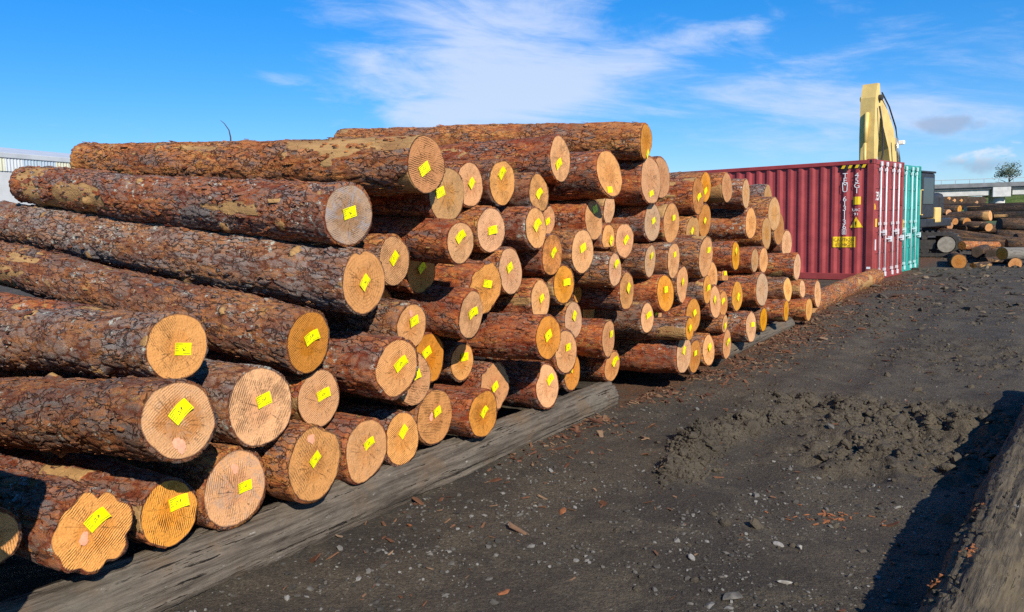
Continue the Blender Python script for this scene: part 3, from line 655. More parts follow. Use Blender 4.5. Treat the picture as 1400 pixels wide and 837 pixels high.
# tags: curled yellow slips with black print
YEL = plain('tag_yellow', (.86, .80, .0), .45, .04, 30., .4)
INK = plain('tag_ink', (.03, .03, .025), .6, .1)
PINK = plain('paint_pink', (.74, .34, .20), .6, .12, 60.)
TAGS = []
for k, curl in enumerate((.002, .010, -.007, .016, .006)):
    w2, h2 = .043, .028
    zf = lambda x, y, c=curl, k=k: .0008 + abs(c) * (x / w2 if k % 2 else -x / w2) ** 2 * (1 if x * (1 if k % 2 else -1) > 0 else .2) + .0015 * (y / h2) * (k % 3 == 1)
    xs = np.linspace(-w2, w2, 9); ys = np.linspace(-h2, h2, 3)
    vs = [(x, y, zf(x, y)) for y in ys for x in xs]; vs += [(x, y, z - .0006) for x, y, z in vs]
    fs = [(j * 9 + i, j * 9 + i + 1, j * 9 + i + 10, j * 9 + i + 9) for j in range(2) for i in range(8)]
    fs += [tuple(27 + q for q in f[::-1]) for f in fs]
    b_ = [i for i in range(9)] + [17, 26] + [25 - i for i in range(8)] + [9]
    fs += [(b_[(i + 1) % len(b_)], b_[i], b_[i] + 27, b_[(i + 1) % len(b_)] + 27) for i in range(len(b_))]
    mb = MB(); mb.add(vs, fs)
    me = bpy.data.meshes.new('paper_tag'); me.from_pydata(mb.v, [], mb.f); me.validate(); me.materials.append(YEL)
    pb = MB()
    def dash(x0, x1, y0, y1):
        q = [(x0, y0), (x1, y0), (x1, y1), (x0, y1)]; pb.add([(x, y, zf(x, y) + .0007) for x, y in q], [(0, 1, 2, 3)])
    rr = random.Random(k)
    for (ys0, xa, xb, hh) in ((.021, -.040, .000, .0030), (.012, -.040, -.022, .0025), (.002, -.040, -.026, .0025), (-.009, -.040, -.02, .0025), (-.022, .004, .040, .0028)):
        x = xa
        while x < xb:
            ww = rr.uniform(.0025, .0045); dash(x, min(xb, x + ww), ys0, ys0 + hh); x += ww + .0013
    for _ in range(9):          # a bold entry, unreadable at this size
        cx, cy = rr.uniform(-.012, .012), rr.uniform(-.011, .008); v_ = rr.random() < .5
        dash(cx, cx + (.0025 if v_ else rr.uniform(.004, .008)), cy, cy + (rr.uniform(.004, .008) if v_ else .0025))
    pm = bpy.data.meshes.new('print'); pm.from_pydata(pb.v, [], pb.f); pm.materials.append(INK)
    TAGS.append((me, pm))
LOG_TABLE = """
a0|-4.913 0.560 0.050 0.104 3.90 0.000|tan|-|-|-|log end lost in dark shadow at the lower left edge
a1|-4.569 0.486 0.000 0.160 3.90 0.000|tan|fluted|0.012 0.046 32|-.25 -.1|lowest left log with fluted cloverleaf edge, on the grey bearer
a2|-4.192 0.422 0.080 0.140 3.90 0.000|kerfs|-|0.042 0.036 5|-|saw-ridged log end half shaded, between the cloverleaf log and a pink-dotted one
a3|-3.849 0.431 0.080 0.175 3.90 0.000|blue|-|0.050 -0.004 3|.0 .55|wide bottom log with bluish streaks, left half in shadow, on the grey bearer
a4|-3.448 0.461 -0.022 0.184 3.90 0.000|tan|bulge|0.001 0.019 35|-.1 .7|bulging bottom log with splintered bark peeling along its left side
a5|-3.002 0.401 0.050 0.175 3.90 0.000|pinkgrey|-|0.014 0.038 25|.0 .2|pinkish grey log end, fifth along the bottom row on the grey bearer
a6|-2.646 0.374 0.099 0.157 3.90 0.000|tan|-|0.009 0.042 40|-|narrow yellowish log squeezed between a pinkish grey end and an orange end
a7|-2.303 0.429 0.122 0.180 3.90 0.000|orangek|-|0.016 0.030 15|-.25 .05|upright oval orange end on the bearer, faint pink dot beside its tag
a8|-1.950 0.385 0.000 0.155 3.90 0.000|orangek|-|0.001 0.015 45|-|orange log overhanging the grey bearer, beside the splintered root end
a9|-1.447 0.454 0.250 0.176 3.90 -0.020|orange|ragged|-0.010 -0.004 25|-|ragged splintered log end with torn fibres hanging over the bearer
a10|-1.016 0.391 0.068 0.167 3.90 -0.020|pink|notch|0.045 0.043 30|-|pale log with a bite missing from its upper left edge, casting shadow on the bearer
a11|-0.302 0.366 0.250 0.161 3.90 -0.020|orange|-|-0.012 0.033 60|-|orange log half hidden behind a pale one, above the bearer's far end
a12|-0.659 0.600 0.100 0.175 3.90 -0.020|pink|-|0.025 0.032 5|-|pale pink oval log directly above the half hidden orange log
a13|0.158 0.346 0.100 0.136 3.90 -0.020|orange|-|0.030 0.041 50|-|small orange log over the broken end of the front bearer
a14|1.040 0.345 -0.222 0.183 3.90 -0.020|pale|-|0.000 0.035 60|-|pale log on long reddish trunk, lowest in the gap between two bearers
a15|1.390 0.268 -0.199 0.160 3.90 -0.020|orange|-|0.000 0.029 5|-|orange log end tucked right behind the pale lowest one in the bearer gap
a16|1.785 0.268 -0.200 0.159 3.90 -0.020|pale|-|0.022 0.027 30|-|tan log third from the bearer gap, resting low near the ground
a17|2.394 0.242 -0.189 0.161 3.90 -0.016|orange|-|0.024 0.021 40|-|narrow orange log at the near tip of the second grey bearer
a18|3.231 0.333 -0.200 0.182 3.90 -0.020|pale|-|0.028 0.023 0|-|large pale oval log sitting on the middle of the second bearer
a19|4.085 0.316 -0.100 0.149 3.90 -0.020|yellow|-|-|-|untagged yellow log behind the large pale oval on the second bearer
a20|4.697 0.368 -0.223 0.141 3.90 -0.020|yellow|-|-|-|thin yellow log end at the far tip of the second bearer
a21|6.041 0.244 -0.200 0.162 3.90 -0.016|yellow|-|-|-|mossy barked log, last in the bottom row by the fallen bark
b0|-4.291 0.891 -0.190 0.160 3.95 -0.097|heart|flat|0.002 0.032 38|-.12 -.62|big left log with dark brown heart, pink dot below its tag
b1|-3.698 0.795 0.050 0.189 3.90 0.000|kerf|-|0.015 0.029 10|-|large saw-scored tan log below the dark brown-faced one, second row
b2|-3.225 0.723 0.166 0.149 3.90 0.000|pinkgrey|egg|0.028 0.023 15|-|small pinkish log wedged right of the large saw-scored end
b3|-2.871 0.855 -0.084 0.158 3.90 0.000|pink|-|0.020 0.021 35|-|pale pinkish log on a jutting red-barked trunk, left of centre
b4|-2.511 0.712 0.107 0.160 3.90 0.000|orangek|-|-0.006 0.019 20|-|orange scored end mostly hidden behind the jutting pale pink log
b5|-2.131 0.769 0.295 0.154 3.90 0.000|orange|-|-0.028 0.038 25|-|orange log behind two others with red bark shreds at its right
b6|-1.702 0.666 0.350 0.129 3.90 0.000|pale|-|0.019 0.034 0|-|pale log end with its top in shadow, under the two-lobed log
b7|-1.143 0.684 0.605 0.141 3.90 -0.020|pink|-|-|-|sliver of pink log end beneath the two-lobed log's shadow
b8|-1.988 1.049 0.049 0.151 3.90 0.060|tan|double|0.009 0.009 25|-|two-lobed cracked log with green tinged bark, centre of the pile
b9|-1.690 1.195 0.138 0.170 3.90 0.060|tan|ragged|0.010 0.029 -10|-|rough log with flaking bark, just above the two-lobed one
b10|-1.405 0.835 -0.186 0.153 3.90 -0.020|orange|-|-0.010 0.012 25|-|orange brown log on the longest jutting trunk in mid pile
b11|-1.034 1.052 0.100 0.149 3.90 -0.020|pale|-|0.011 0.010 25|-|round pale log right above the long jutting mid-pile trunk
b12|-0.644 1.137 0.118 0.150 3.90 -0.020|tan|-|0.024 0.016 5|-|plain tan log under the strongly striped sawn end
b13|-0.399 0.819 0.173 0.151 3.90 -0.020|pinkgrey|-|0.014 0.035 50|-|dull pinkish log right of the round pale end in mid pile
b14|0.416 0.806 0.463 0.131 3.90 -0.020|orange|-|-|-|half hidden orange end behind a pale torn wood strip
b15|-0.106 0.637 0.000 0.155 3.90 -0.020|orange|-|0.056 0.030 5|-|thin orange oval log over the small one at the bearer's broken end
b16|0.198 1.016 -0.030 0.163 3.90 -0.020|tan|-|0.030 0.023 50|-|tan oval log with dark shadow gap left of it, mid pile
b17|0.676 0.722 -0.009 0.135 3.90 -0.020|pale|-|0.017 0.025 20|-|front one of a pair of overlapping pale ovals above the long reddish trunk
b18|1.176 0.695 0.127 0.163 3.90 -0.020|tan|-|0.018 0.020 10|-|rear one of a pair of overlapping pale ovals above the long reddish trunk
b19|1.516 0.661 -0.137 0.168 3.90 -0.020|tan|-|0.020 0.020 20|-|tall tan oval two above the lowest log in the bearer gap
b20|2.661 0.495 0.157 0.125 3.90 -0.020|pale|-|-0.000 0.025 30|-|small pale log squeezed between the tall tan oval and a leaning pale one
b21|2.001 0.748 -0.194 0.169 3.90 -0.020|pink|-|-0.023 0.025 35|-|pale pink oval low in the right cluster, in front of a smaller orange end
b22|2.467 0.684 -0.122 0.137 3.90 -0.020|orange|-|-0.025 0.027 30|-|small orange end directly right of the low pale pink oval
b23|0.898 0.609 -0.335 0.108 3.90 -0.020|tan|-|0.000 0.007 30|-|small tan oval just above the lowest log in the bearer gap
b24|2.285 0.482 -0.201 0.095 3.90 -0.020|pale|-|0.000 -0.024 20|-|small pale log low on the second bearer's near tip
b25|2.816 0.353 0.064 0.076 3.90 -0.020|pale|-|-|-|tiny wedge of pale wood beside a small low log
b26|2.851 0.731 -0.154 0.167 3.90 -0.020|yellow|-|0.027 -0.011 50|-|golden oval log left of the big untagged cracked end
b27|1.721 0.904 -0.207 0.145 3.90 -0.020|tan|-|0.021 0.013 15|-|knotty tan log in the right cluster above the low pale pink oval
b28|2.224 1.000 -0.075 0.158 3.90 -0.020|tan|-|-|-|tan end peeping over the knotty log in the right cluster
b29|1.364 0.989 -0.081 0.174 3.90 -0.020|pink|lump|0.000 0.015 30|-|lumpy wide pinkish end with a lobe at its foot, right of centre
b30|0.917 0.934 -0.090 0.176 3.90 -0.020|tan|-|0.000 0.035 0|-|large tan oval left of the lumpy wide pinkish end
b31|-0.098 1.220 -0.065 0.140 3.90 0.000|pink|-|0.015 0.048 40|-|pink oval on orange-striped bark over a dark gap
b32|0.772 1.245 0.000 0.150 3.90 0.000|grey|-|0.018 0.047 20|-|greyish stained oval in mid pile, under the big grey-rimmed end
b33|1.107 1.234 -0.095 0.167 3.90 0.000|tan|-|0.019 0.055 10|-|large tan oval right of the greyish stained one
b34|1.646 1.243 -0.219 0.195 3.90 0.000|pink|tall|0.063 0.063 5|-|tallest narrow pale slab-like end in the right cluster
b35|2.649 1.200 -0.200 0.162 3.90 -0.020|yellow|-|-0.001 0.049 40|-|golden oval with dark rim on a dark-barked trunk, right part of pile
b36|3.635 0.894 0.255 0.118 3.90 -0.020|tan|-|-0.000 0.037 0|-|small end deep in shadow with a dim green tag
b37|3.860 1.084 -0.050 0.146 3.90 -0.020|grey|-|-|-|half shaded pale end, left of a touching pair without tags
b38|4.176 1.067 -0.068 0.159 3.90 -0.020|tan|-|-|-|pale end, right of a touching pair without tags
b39|3.919 0.715 -0.126 0.206 3.90 -0.020|grey|-|-|-|big untagged oval split by a horizontal crack, near the right end
b40|4.848 0.638 -0.200 0.157 3.90 -0.020|yellow|-|-|-|thin golden untagged end right of the cracked oval
b41|6.032 0.545 -0.105 0.129 3.90 -0.020|pale|-|-|-|small squarish end between two thin ends at the pile's right edge
b42|6.581 0.423 -0.200 0.207 3.90 -0.020|pale|-|-|-|rightmost log of the pile, lying next to the lone brown bearer
b43|5.333 0.913 -0.200 0.183 3.90 -0.020|pale|-|-|-|pale end standing out alone before the red container's foot
c0|-4.094 1.140 0.086 0.148 3.95 -0.051|kerftan|-|0.021 -0.013 -8|-|large round tan end at far left with arc saw marks
c1|-3.335 1.052 0.100 0.155 3.95 0.123|brown|-|0.012 0.025 25|-|brownish end on a trunk sloping up left, above the saw-scored log
c2|-3.013 1.340 0.000 0.170 3.95 0.102|tanring|heart|-0.000 0.000 45|-|ringed end with a heart-like notch on top, lichen on its trunk
c3|-3.004 1.703 0.100 0.163 3.38 0.094|weather|-|0.001 0.012 15|-|weathered brown and blue-grey end, second trunk from the top left
c4|-2.573 1.980 -0.100 0.160 3.50 0.065|brownk|-|-0.021 -0.025 30|-|uppermost left trunk, long golden scraped bark and a ridged end
c5|-2.340 1.095 0.554 0.161 3.90 0.060|orange|-|0.021 0.012 45|-|smooth orange end mostly shaded by the heart-notched log above
c6|-2.642 1.052 -0.004 0.134 3.90 0.060|pink|-|0.015 0.032 15|-.1 .6|pinkish end right of the smooth shaded orange one
c7|-2.557 1.428 0.186 0.149 3.90 0.060|kerf|-|-0.005 0.018 45|-|coarsely sawn end behind the heart-notched log
c8|-2.086 1.333 0.373 0.142 3.90 0.060|orange|-|0.001 0.024 35|-|smooth tan-orange oval right of the coarsely sawn end
c9|-1.865 1.641 0.622 0.172 3.90 0.060|tan|ragged|-0.029 0.036 30|-|splintered end under the top left trunk, crossed by its shadow
c10|-2.177 1.823 0.068 0.178 3.90 0.060|grey|-|-0.072 0.012 20|-|grey scarred end with its left edge shaded by the top trunk
c11|-1.621 1.907 0.292 0.152 3.90 0.060|pink|-|0.009 0.010 45|-|pink oval in the top rows right of the grey scarred end
c12|-1.294 1.925 0.243 0.164 3.90 0.000|pale|-|-0.016 0.068 50|-|tall oval with tag near its top, left of centre top
c13|-0.931 1.854 0.156 0.138 3.90 0.000|kerf|-|-0.011 -0.006 45|-|scored amber end below the top middle trunk's left side
c14|-0.737 2.112 0.077 0.174 3.95 0.009|kerftan|-|-0.046 -0.041 35|-|end of the middle top trunk with slanting saw marks
c15|0.135 1.865 0.532 0.183 3.90 0.000|tan|ragged|-0.012 0.032 40|-|chipped end shaded on its left, right below the middle top trunk
c16|-0.557 1.654 0.313 0.124 3.90 0.000|orange|-|-0.001 -0.018 20|-|narrow orange end partly behind a pale knotty log
c17|-1.089 1.591 0.091 0.152 3.90 0.000|pale|-|0.001 0.022 45|-|pale end with a knot low down, left of a narrow orange one
c18|-1.522 1.587 0.195 0.163 3.90 0.060|pink|-|-0.000 0.000 10|-|round pink-toned end with square-set tag in the upper rows
c19|-2.289 1.526 -0.111 0.128 3.90 0.060|pale|-|-0.013 0.036 40|-|pale oval on a trunk left of the round pink-toned end
c20|-1.354 1.288 0.152 0.166 3.90 0.000|pink|-|-0.018 0.027 25|-|broad rough pale end above and right of the flaking log
c21|-0.847 1.382 0.100 0.157 3.90 0.000|stripe|-|0.012 0.016 45|-|strongly striped sawn end in the middle of the pile
c22|-0.402 1.387 0.076 0.175 3.90 0.000|pale|-|0.001 0.030 20|-|smooth pale oval right of the strongly striped end
c23|-0.048 1.002 0.321 0.076 3.90 -0.020|tan|-|-|-|small wedge of wood behind the plain tan log
c24|-0.151 1.638 0.100 0.159 3.90 0.000|tan|-|0.029 0.091 15|-|tan oval with tag at its very top, right of centre
c25|0.616 1.735 0.338 0.136 3.90 0.000|pale|-|-|-|pale crescent of an end under the tag-at-foot oval
c26|-0.214 2.011 -0.082 0.183 3.90 0.000|tan|-|-0.030 -0.130 0|-|smooth tall oval with tag at its foot, upper rows
c27|0.689 2.335 -0.004 0.159 3.95 0.067|tan|-|0.047 -0.109 45|-|topmost log of the whole pile against the sky
c28|0.881 1.991 0.035 0.220 3.90 0.000|tanring|-|-0.019 -0.122 20|-|big oval at the upper right with tag low, before a dark red rim
c29|1.514 2.045 0.200 0.207 3.90 0.000|brown|-|-|-|reddish rim of an end peeping behind the big upper right oval
c30|1.038 1.602 0.091 0.187 3.90 0.000|grey|-|0.018 0.014 20|-|pale grey-rimmed end, left of two tall ovals under the upper right corner
c31|1.435 1.588 0.060 0.197 3.90 0.000|tan|-|0.039 0.050 10|-|warm tan tall oval right of the grey-rimmed end
c32|0.117 1.477 0.100 0.120 3.90 0.000|pale|flatb|0.042 -0.020 45|-|pale end with a straight cut-off base beside a deep orange oval
c33|0.438 1.447 0.100 0.155 3.90 0.000|orange|-|0.015 0.006 45|-|deep orange oval beside the flat-based pale end
c34|1.980 1.464 0.046 0.191 3.90 0.000|grey|-|-0.021 0.031 45|-|grey-tan leaning oval below two top right tagged ends
c35|2.491 1.596 0.100 0.179 3.90 0.000|brown|-|0.000 0.000 45|-|brown oval behind the grey-tan leaning one
c36|2.019 1.860 0.000 0.192 3.90 0.000|brownk|-|-0.000 -0.015 40|-|brown tagged oval in front at the top row's right half
c37|2.644 1.971 0.147 0.164 3.90 0.000|tan|-|0.000 -0.041 30|-|tan oval just behind the brown one in the top right row
c38|2.985 1.968 0.014 0.164 3.90 0.000|brown|-|-|-|narrow untagged brown end in the top row right of the tagged pair
c39|3.650 1.906 0.000 0.174 3.90 0.000|grey|-|-|-|greyish untagged end on grey bark at the top right shoulder
c40|5.646 1.893 0.300 0.180 3.90 0.000|grey|-|-|-|grey-barked log farthest back on the right shoulder
c41|4.891 1.653 0.000 0.217 3.90 0.000|grey|-|-|-|untagged tan oval on the right slope, before the red container wall
c42|3.852 1.543 0.000 0.187 3.90 0.000|tan|-|-|-|untagged golden oval inside the right shoulder, on orange bark
c43|4.534 1.403 0.000 0.202 3.90 0.000|grey|-|-|-|untagged greyish oval with white-flecked bark, right slope
c44|5.498 1.441 0.100 0.229 3.90 0.000|brown|-|-|-|untagged brownish oval behind a greyish one, right slope
c45|5.888 1.212 0.090 0.199 3.90 0.000|pale|-|-|-|lowest untagged oval of the right slope, over a dark gap
"""
for row_i, line in enumerate(LOG_TABLE.strip().splitlines()):
    key, num, face, shape, tg, pk, label = line.split('|')
    s_, z_, d_, r_, L_, tilt = map(float, num.split())
    rg = random.Random(key)
    hero = key in ('c0', 'c1', 'c2', 'c3', 'c4', 'b0')
    yaw = 0 if hero else rg.gauss(0, .012)
    Zv = (AX_D + AX_S * yaw + Vector((0, 0, tilt + (0 if hero else rg.gauss(0, .006))))).normalized()
    Xv = (-AX_S); Xv = (Xv - Zv * Xv.dot(Zv)).normalized(); Yv = Zv.cross(Xv)
    Pn = ORG + AX_S * s_ + AX_D * d_ + Vector((0, 0, z_))
    bark = {'c0': 'ashen', 'c1': 'brown', 'c2': 'ashen', 'c3': 'grey', 'c4': 'orange', 'b0': 'brown', 'b1': 'ashen', 'c27': 'orange', 'c14': 'red', 'b10': 'red', 'a14': 'red', 'a4': 'orange'}.get(key) or rg.choice(['red', 'red', 'red', 'grey', 'orange', 'brown'])
    if s_ > 3 and z_ > 1.3: bark = rg.choice(['grey', 'ashen', 'orange'])
    det = 3 if hero else 2 if key in ('a1', 'a2', 'b1', 'c27', 'c14', 'b3', 'b10') else 1
    make_log('log', label, frame(Xv, Yv, Zv, Pn), r_, L_ + (0 if hero else rg.uniform(-.12, .12)), bark, face, shape, seed=row_i + 3, detail=det,
             taper=.16 if key in ('c3', 'c4') else .08 if hero else .09, tagpos=tuple(map(float, tg.split())) if tg != '-' else None, paint=tuple(map(float, pk.split())) if pk != '-' else None,
             group='tagged logs stacked in the pile', strip_amt={'c3': 1.2, 'c4': 1.3, 'c1': .9, 'c2': .0, 'c0': .8, 'a4': 1.0}.get(key, .5),
             flakes=800 if hero else 500 if det == 2 else 110, knots=7 if hero else 3)
# the neighbour just outside the left of the view, whose round end shades the lowest left log
Zv = AX_D; Xv = -AX_S; Yv = Zv.cross(Xv)
for (s_, z_, d_, r_, lab) in ((-5.36, 1.2, -.55, .20, 'upper log beyond the left edge whose round shadow falls on the lowest left log'), (-5.40, .80, -.50, .20, 'lower log beyond the left edge shading the bearer beside the lowest left log'), (-3.70, 1.06, 1.35, .15, 'set-back trunk glimpsed between the two big left trunks')):
    Zv2 = (AX_D + Vector((0, 0, .06 if d_ > 0 else 0))).normalized()
    make_log('log', lab, frame(Xv, Zv2.cross(Xv), Zv2, ORG + AX_S * s_ + AX_D * d_ + Vector((0, 0, z_))), r_, 3.9, 'red', 'tan', seed=700 + int(z_ * 50), group='tagged logs stacked in the pile')
# ---------------------------------------------------------------- bearers
def wood_grain_mat(name, c0, c1, c2, mossy=(.15, .14, .11)):
    m, t, b = new_mat(name, .85, .2)
    v = ocoord(t, (1, 1, .06)); v2 = ocoord(t)
    n1 = noise(t, v, 30, 7, .7); n2 = noise(t, v2, 3.5, 5, .6); n3 = noise(t, v, 90, 4, .6)
    c = mixc(t, sstep(t, n1, .3, .7), c0, c1); c = mixc(t, mth(t, 'MULTIPLY', sstep(t, n2, .5, .7), .7), c, c2)
    c = mixc(t, sstep(t, n1, .575, .62), c, tuple(k * .22 for k in c0)); c = mixc(t, mth(t, 'MULTIPLY', sstep(t, noise(t, v2, 1.3, 6, .7), .5, .68), .45), c, mossy)
    vo = noise(t, ocoord(t, (1, 1, .3)), 26, 5, .7)
    c = mixc(t, sstep(t, vo, .66, .72), c, (.30, .28, .24))
    t.links.new(c, b.inputs['Base Color']); bumpn(t, b, mth(t, 'ADD', n1, mth(t, 'MULTIPLY', n3, .5)), .9, .014)
    return m
GREYLOG = wood_grain_mat('weathered_wood', (.045, .035, .026), (.185, .150, .113), (.145, .094, .054))
GREYLOG2 = wood_grain_mat('weathered_wood_end', (.12, .11, .095), (.22, .20, .17), (.16, .14, .11))
MUDLOG = wood_grain_mat('muddy_wood', (.050, .039, .027), (.15, .115, .070), (.050, .040, .030), (.15, .115, .060))
def lay(name, label, P0, P1, r, bark, face, **kw):
    P0, P1 = Vector(P0), Vector(P1); Zv = (P1 - P0).normalized(); Xv = Zv.cross(Vector((0, 0, 1))).normalized() * -1; Yv = Zv.cross(Xv)
    if Yv.z < 0: Xv, Yv = -Xv, -Yv
    return make_log(name, label, frame(Xv, Yv, Zv, P0), r, (P1 - P0).length, bark, face, **kw)
def fp(s_, d_, z_): return ORG + AX_S * s_ + AX_D * d_ + Vector((0, 0, z_))
lay('bearer_log', 'long weathered grey bearer log under the front left of the pile', fp(.10, .14, .085), fp(-6.2, .16, .125), .125, GREYLOG, GREYLOG2, seed=801, detail=2, taper=-.26, strip_amt=-9, knots=2, amp=.55, grain=.032, cat='bearer log')
lay('bearer_log', 'short grey bearer log under the right half of the pile', fp(5.75, .02, .055), fp(2.55, .05, .045), .095, GREYLOG, GREYLOG2, seed=802, detail=2, taper=0, strip_amt=-9, knots=1, amp=.5, grain=.015, cat='bearer log')
lay('bearer_log', 'lone brown bark-covered log lying before the red container', fp(7.55, .18, .12), fp(14.1, .20, .14), .17, 'orange', 'yellow', seed=803, detail=2, taper=-.12, strip_amt=.9, knots=4, cat='bearer log', flakes=260)
# muddy log crossing the lower right corner
a_ = Vector((.610, .792, 0)); n_ = Vector((-.792, .610, 0))
rl = lay('fallen_log', 'muddy grey weathered log crossing the lower right corner', n_ * .40 + a_ * 1.2 + Vector((0, 0, .135)), n_ * .42 + a_ * 8.2 + Vector((0, 0, .14)), .150, MUDLOG, GREYLOG2, seed=804, detail=2, taper=.02, strip_amt=-9, knots=5, amp=1.0, grain=.025)
# orange fungus-like bark tufts and mud lumps left on it
rg0 = np.random.default_rng(9)
tz = rg0.uniform(1.3, 3.4, 90); an = rg0.normal(2.0, .35, 90)
Pp = np.stack([-.158 * np.cos(an), .158 * np.sin(an), tz], -1)
for nm, mt, k0, k1, sc in (('mud_lumps', CLOD, 0, 90, .014),):
    V, Fc = scatter(ICO_V, ICO_F, Pp[k0:k1], rg0.uniform(.5, 1.6, (k1 - k0, 1)) * sc * np.array([[1, 1, .9]]), .35)
    o = obj(nm, mesh_from(nm, V, Fc, mt), rl); o['kind'] = 'stuff'
for tz0, an0 in ((2.35, 1.9), (2.95, 2.25), (2.1, 2.5)):
    q = rg0.normal(0, 1, (14, 2)) * [.03, .12]
    Pp = np.stack([-.163 * np.cos(an0 + q[:, 1]), .163 * np.sin(an0 + q[:, 1]), tz0 + q[:, 0]], -1)
    V, Fc = scatter(CHIP_V, CHIP_F, Pp, rg0.uniform(.012, .03, (14, 1)) * np.array([[1, .5, .2]]), .3)
    o = obj('bark_shreds', mesh_from('bark_shreds', V, Fc, BARKP), rl); o['kind'] = 'stuff'
# bare twig standing on the uppermost left trunk
TW = plain('twig', (.06, .04, .03), .9, .3)
top = next(o for o in bpy.data.objects if o.get('label', '').startswith('uppermost left trunk'))
MB().tube([(.0, .10, 1.72), (.0, .17, 1.72), (.005, .22, 1.73), (.03, .262, 1.745), (.055, .28, 1.75)], [.006, .005, .004, .003, .002], 6).build('twig', TW, top, True)
# ================================================================ containers
def steel(name, col, rust=.25, rough=.5):
    m, t, b = new_mat(name, rough, .4); v = ocoord(t); vs = ocoord(t, (1, 1, .15))
    n = noise(t, v, 2.2, 7, .65); n2 = noise(t, vs, 16, 6, .7); n3 = noise(t, v, 22, 5, .7)
    c = mixc(t, sstep(t, n, .3, .7), tuple(k * .80 for k in col), tuple(min(1, k * 1.15) for k in col))
    c = mixc(t, mth(t, 'MULTIPLY', sstep(t, n2, .52, .72), .30), c, tuple(k * .55 + .03 for k in col))
    c = mixc(t, mth(t, 'MULTIPLY', mth(t, 'MULTIPLY', sstep(t, n3, .60, .68), sstep(t, n, .45, .6)), rust * 2), c, (.16, .065, .03))
    t.links.new(c, b.inputs['Base Color']); bumpn(t, b, n3, .12, .004); t.links.new(ramp(t, n, [(.3, rough - .08), (.7, rough + .15)]), b.inputs['Roughness'])
    return m
RED = steel('container_red', (.32, .046, .046)); REDD = steel('container_door_red', (.29, .046, .042)); GREEN = steel('container_green', (.030, .30, .29)); GREEND = steel('container_frame_green', (.030, .31, .26))
GALV = plain('galvanised', (.62, .64, .66), .45, .12, 30., .5, dirt=((.3, .22, .16), .5)); WHITE = plain('white_vinyl', (.80, .80, .78), .5, .05); YELS = plain('yellow_vinyl', (.80, .50, .01), .5, .05); BLACK = plain('black_vinyl', (.02, .02, .02), .5, .1); RUB = plain('rubber_gasket', (.025, .025, .025), .7, .2)
LIGHTG = plain('galvanised_teal', (.45, .62, .62), .45, .12, 30.)
PITCHC, DEPC = .278, .036
def corr(y):
    """depth of the side sheet below its outer flats at distance y along it"""
    p = (y - .086) % PITCHC
    f, sl = .072, .067
    if p < f: return 0.
    if p < f + sl: return DEPC * (p - f) / sl
    if p < 2 * f + sl: return DEPC
    return DEPC * (1 - (p - 2 * f - sl) / sl)
def text_mesh(body, size, mat, align='CENTER'):
    cu = bpy.data.curves.new('lettering', 'FONT'); cu.body = body; cu.size = size; cu.align_x = align; cu.align_y = 'CENTER'; cu.resolution_u = 2
    to = bpy.data.objects.new('lettering_tmp', cu); COL.objects.link(to)
    dg = bpy.context.evaluated_depsgraph_get(); me = bpy.data.meshes.new_from_object(to.evaluated_get(dg)); bpy.data.objects.remove(to); bpy.data.curves.remove(cu)
    me.materials.clear(); me.materials.append(mat); return me
def side_text(parent, body, size, y, z, mat, bold=1.0, proud=.003):
    """lettering on the long side that faces -x (read with +y to the LEFT)"""
    me = text_mesh(body, size, mat)
    o = obj('lettering', me, parent); o.matrix_local = frame((0, -bold, 0), (0, 0, 1), (-1, 0, 0), (-proud, y, z)); return o
def side_patch(parent, name, pts, mat, off=.004, n=14):
    """flat print that follows the corrugation: polygon given as y-range per z band"""
    (y0, y1, z0, z1) = pts[:4]; tri = len(pts) > 4
    V, Fq = [], []
    for i in range(n + 1):
        y = y0 + (y1 - y0) * i / n; h = 1 if not tri else max(.02, 1 - abs(2 * i / n - 1))
        V += [(corr(y) - off, y, z0), (corr(y) - off, y, z0 + (z1 - z0) * h)]
    for i in range(n): Fq.append((2 * i, 2 * i + 1, 2 * i + 3, 2 * i + 2))
    me = bpy.data.meshes.new(name); me.from_pydata(V, [], Fq); me.materials.append(mat); return obj(name, me, parent)
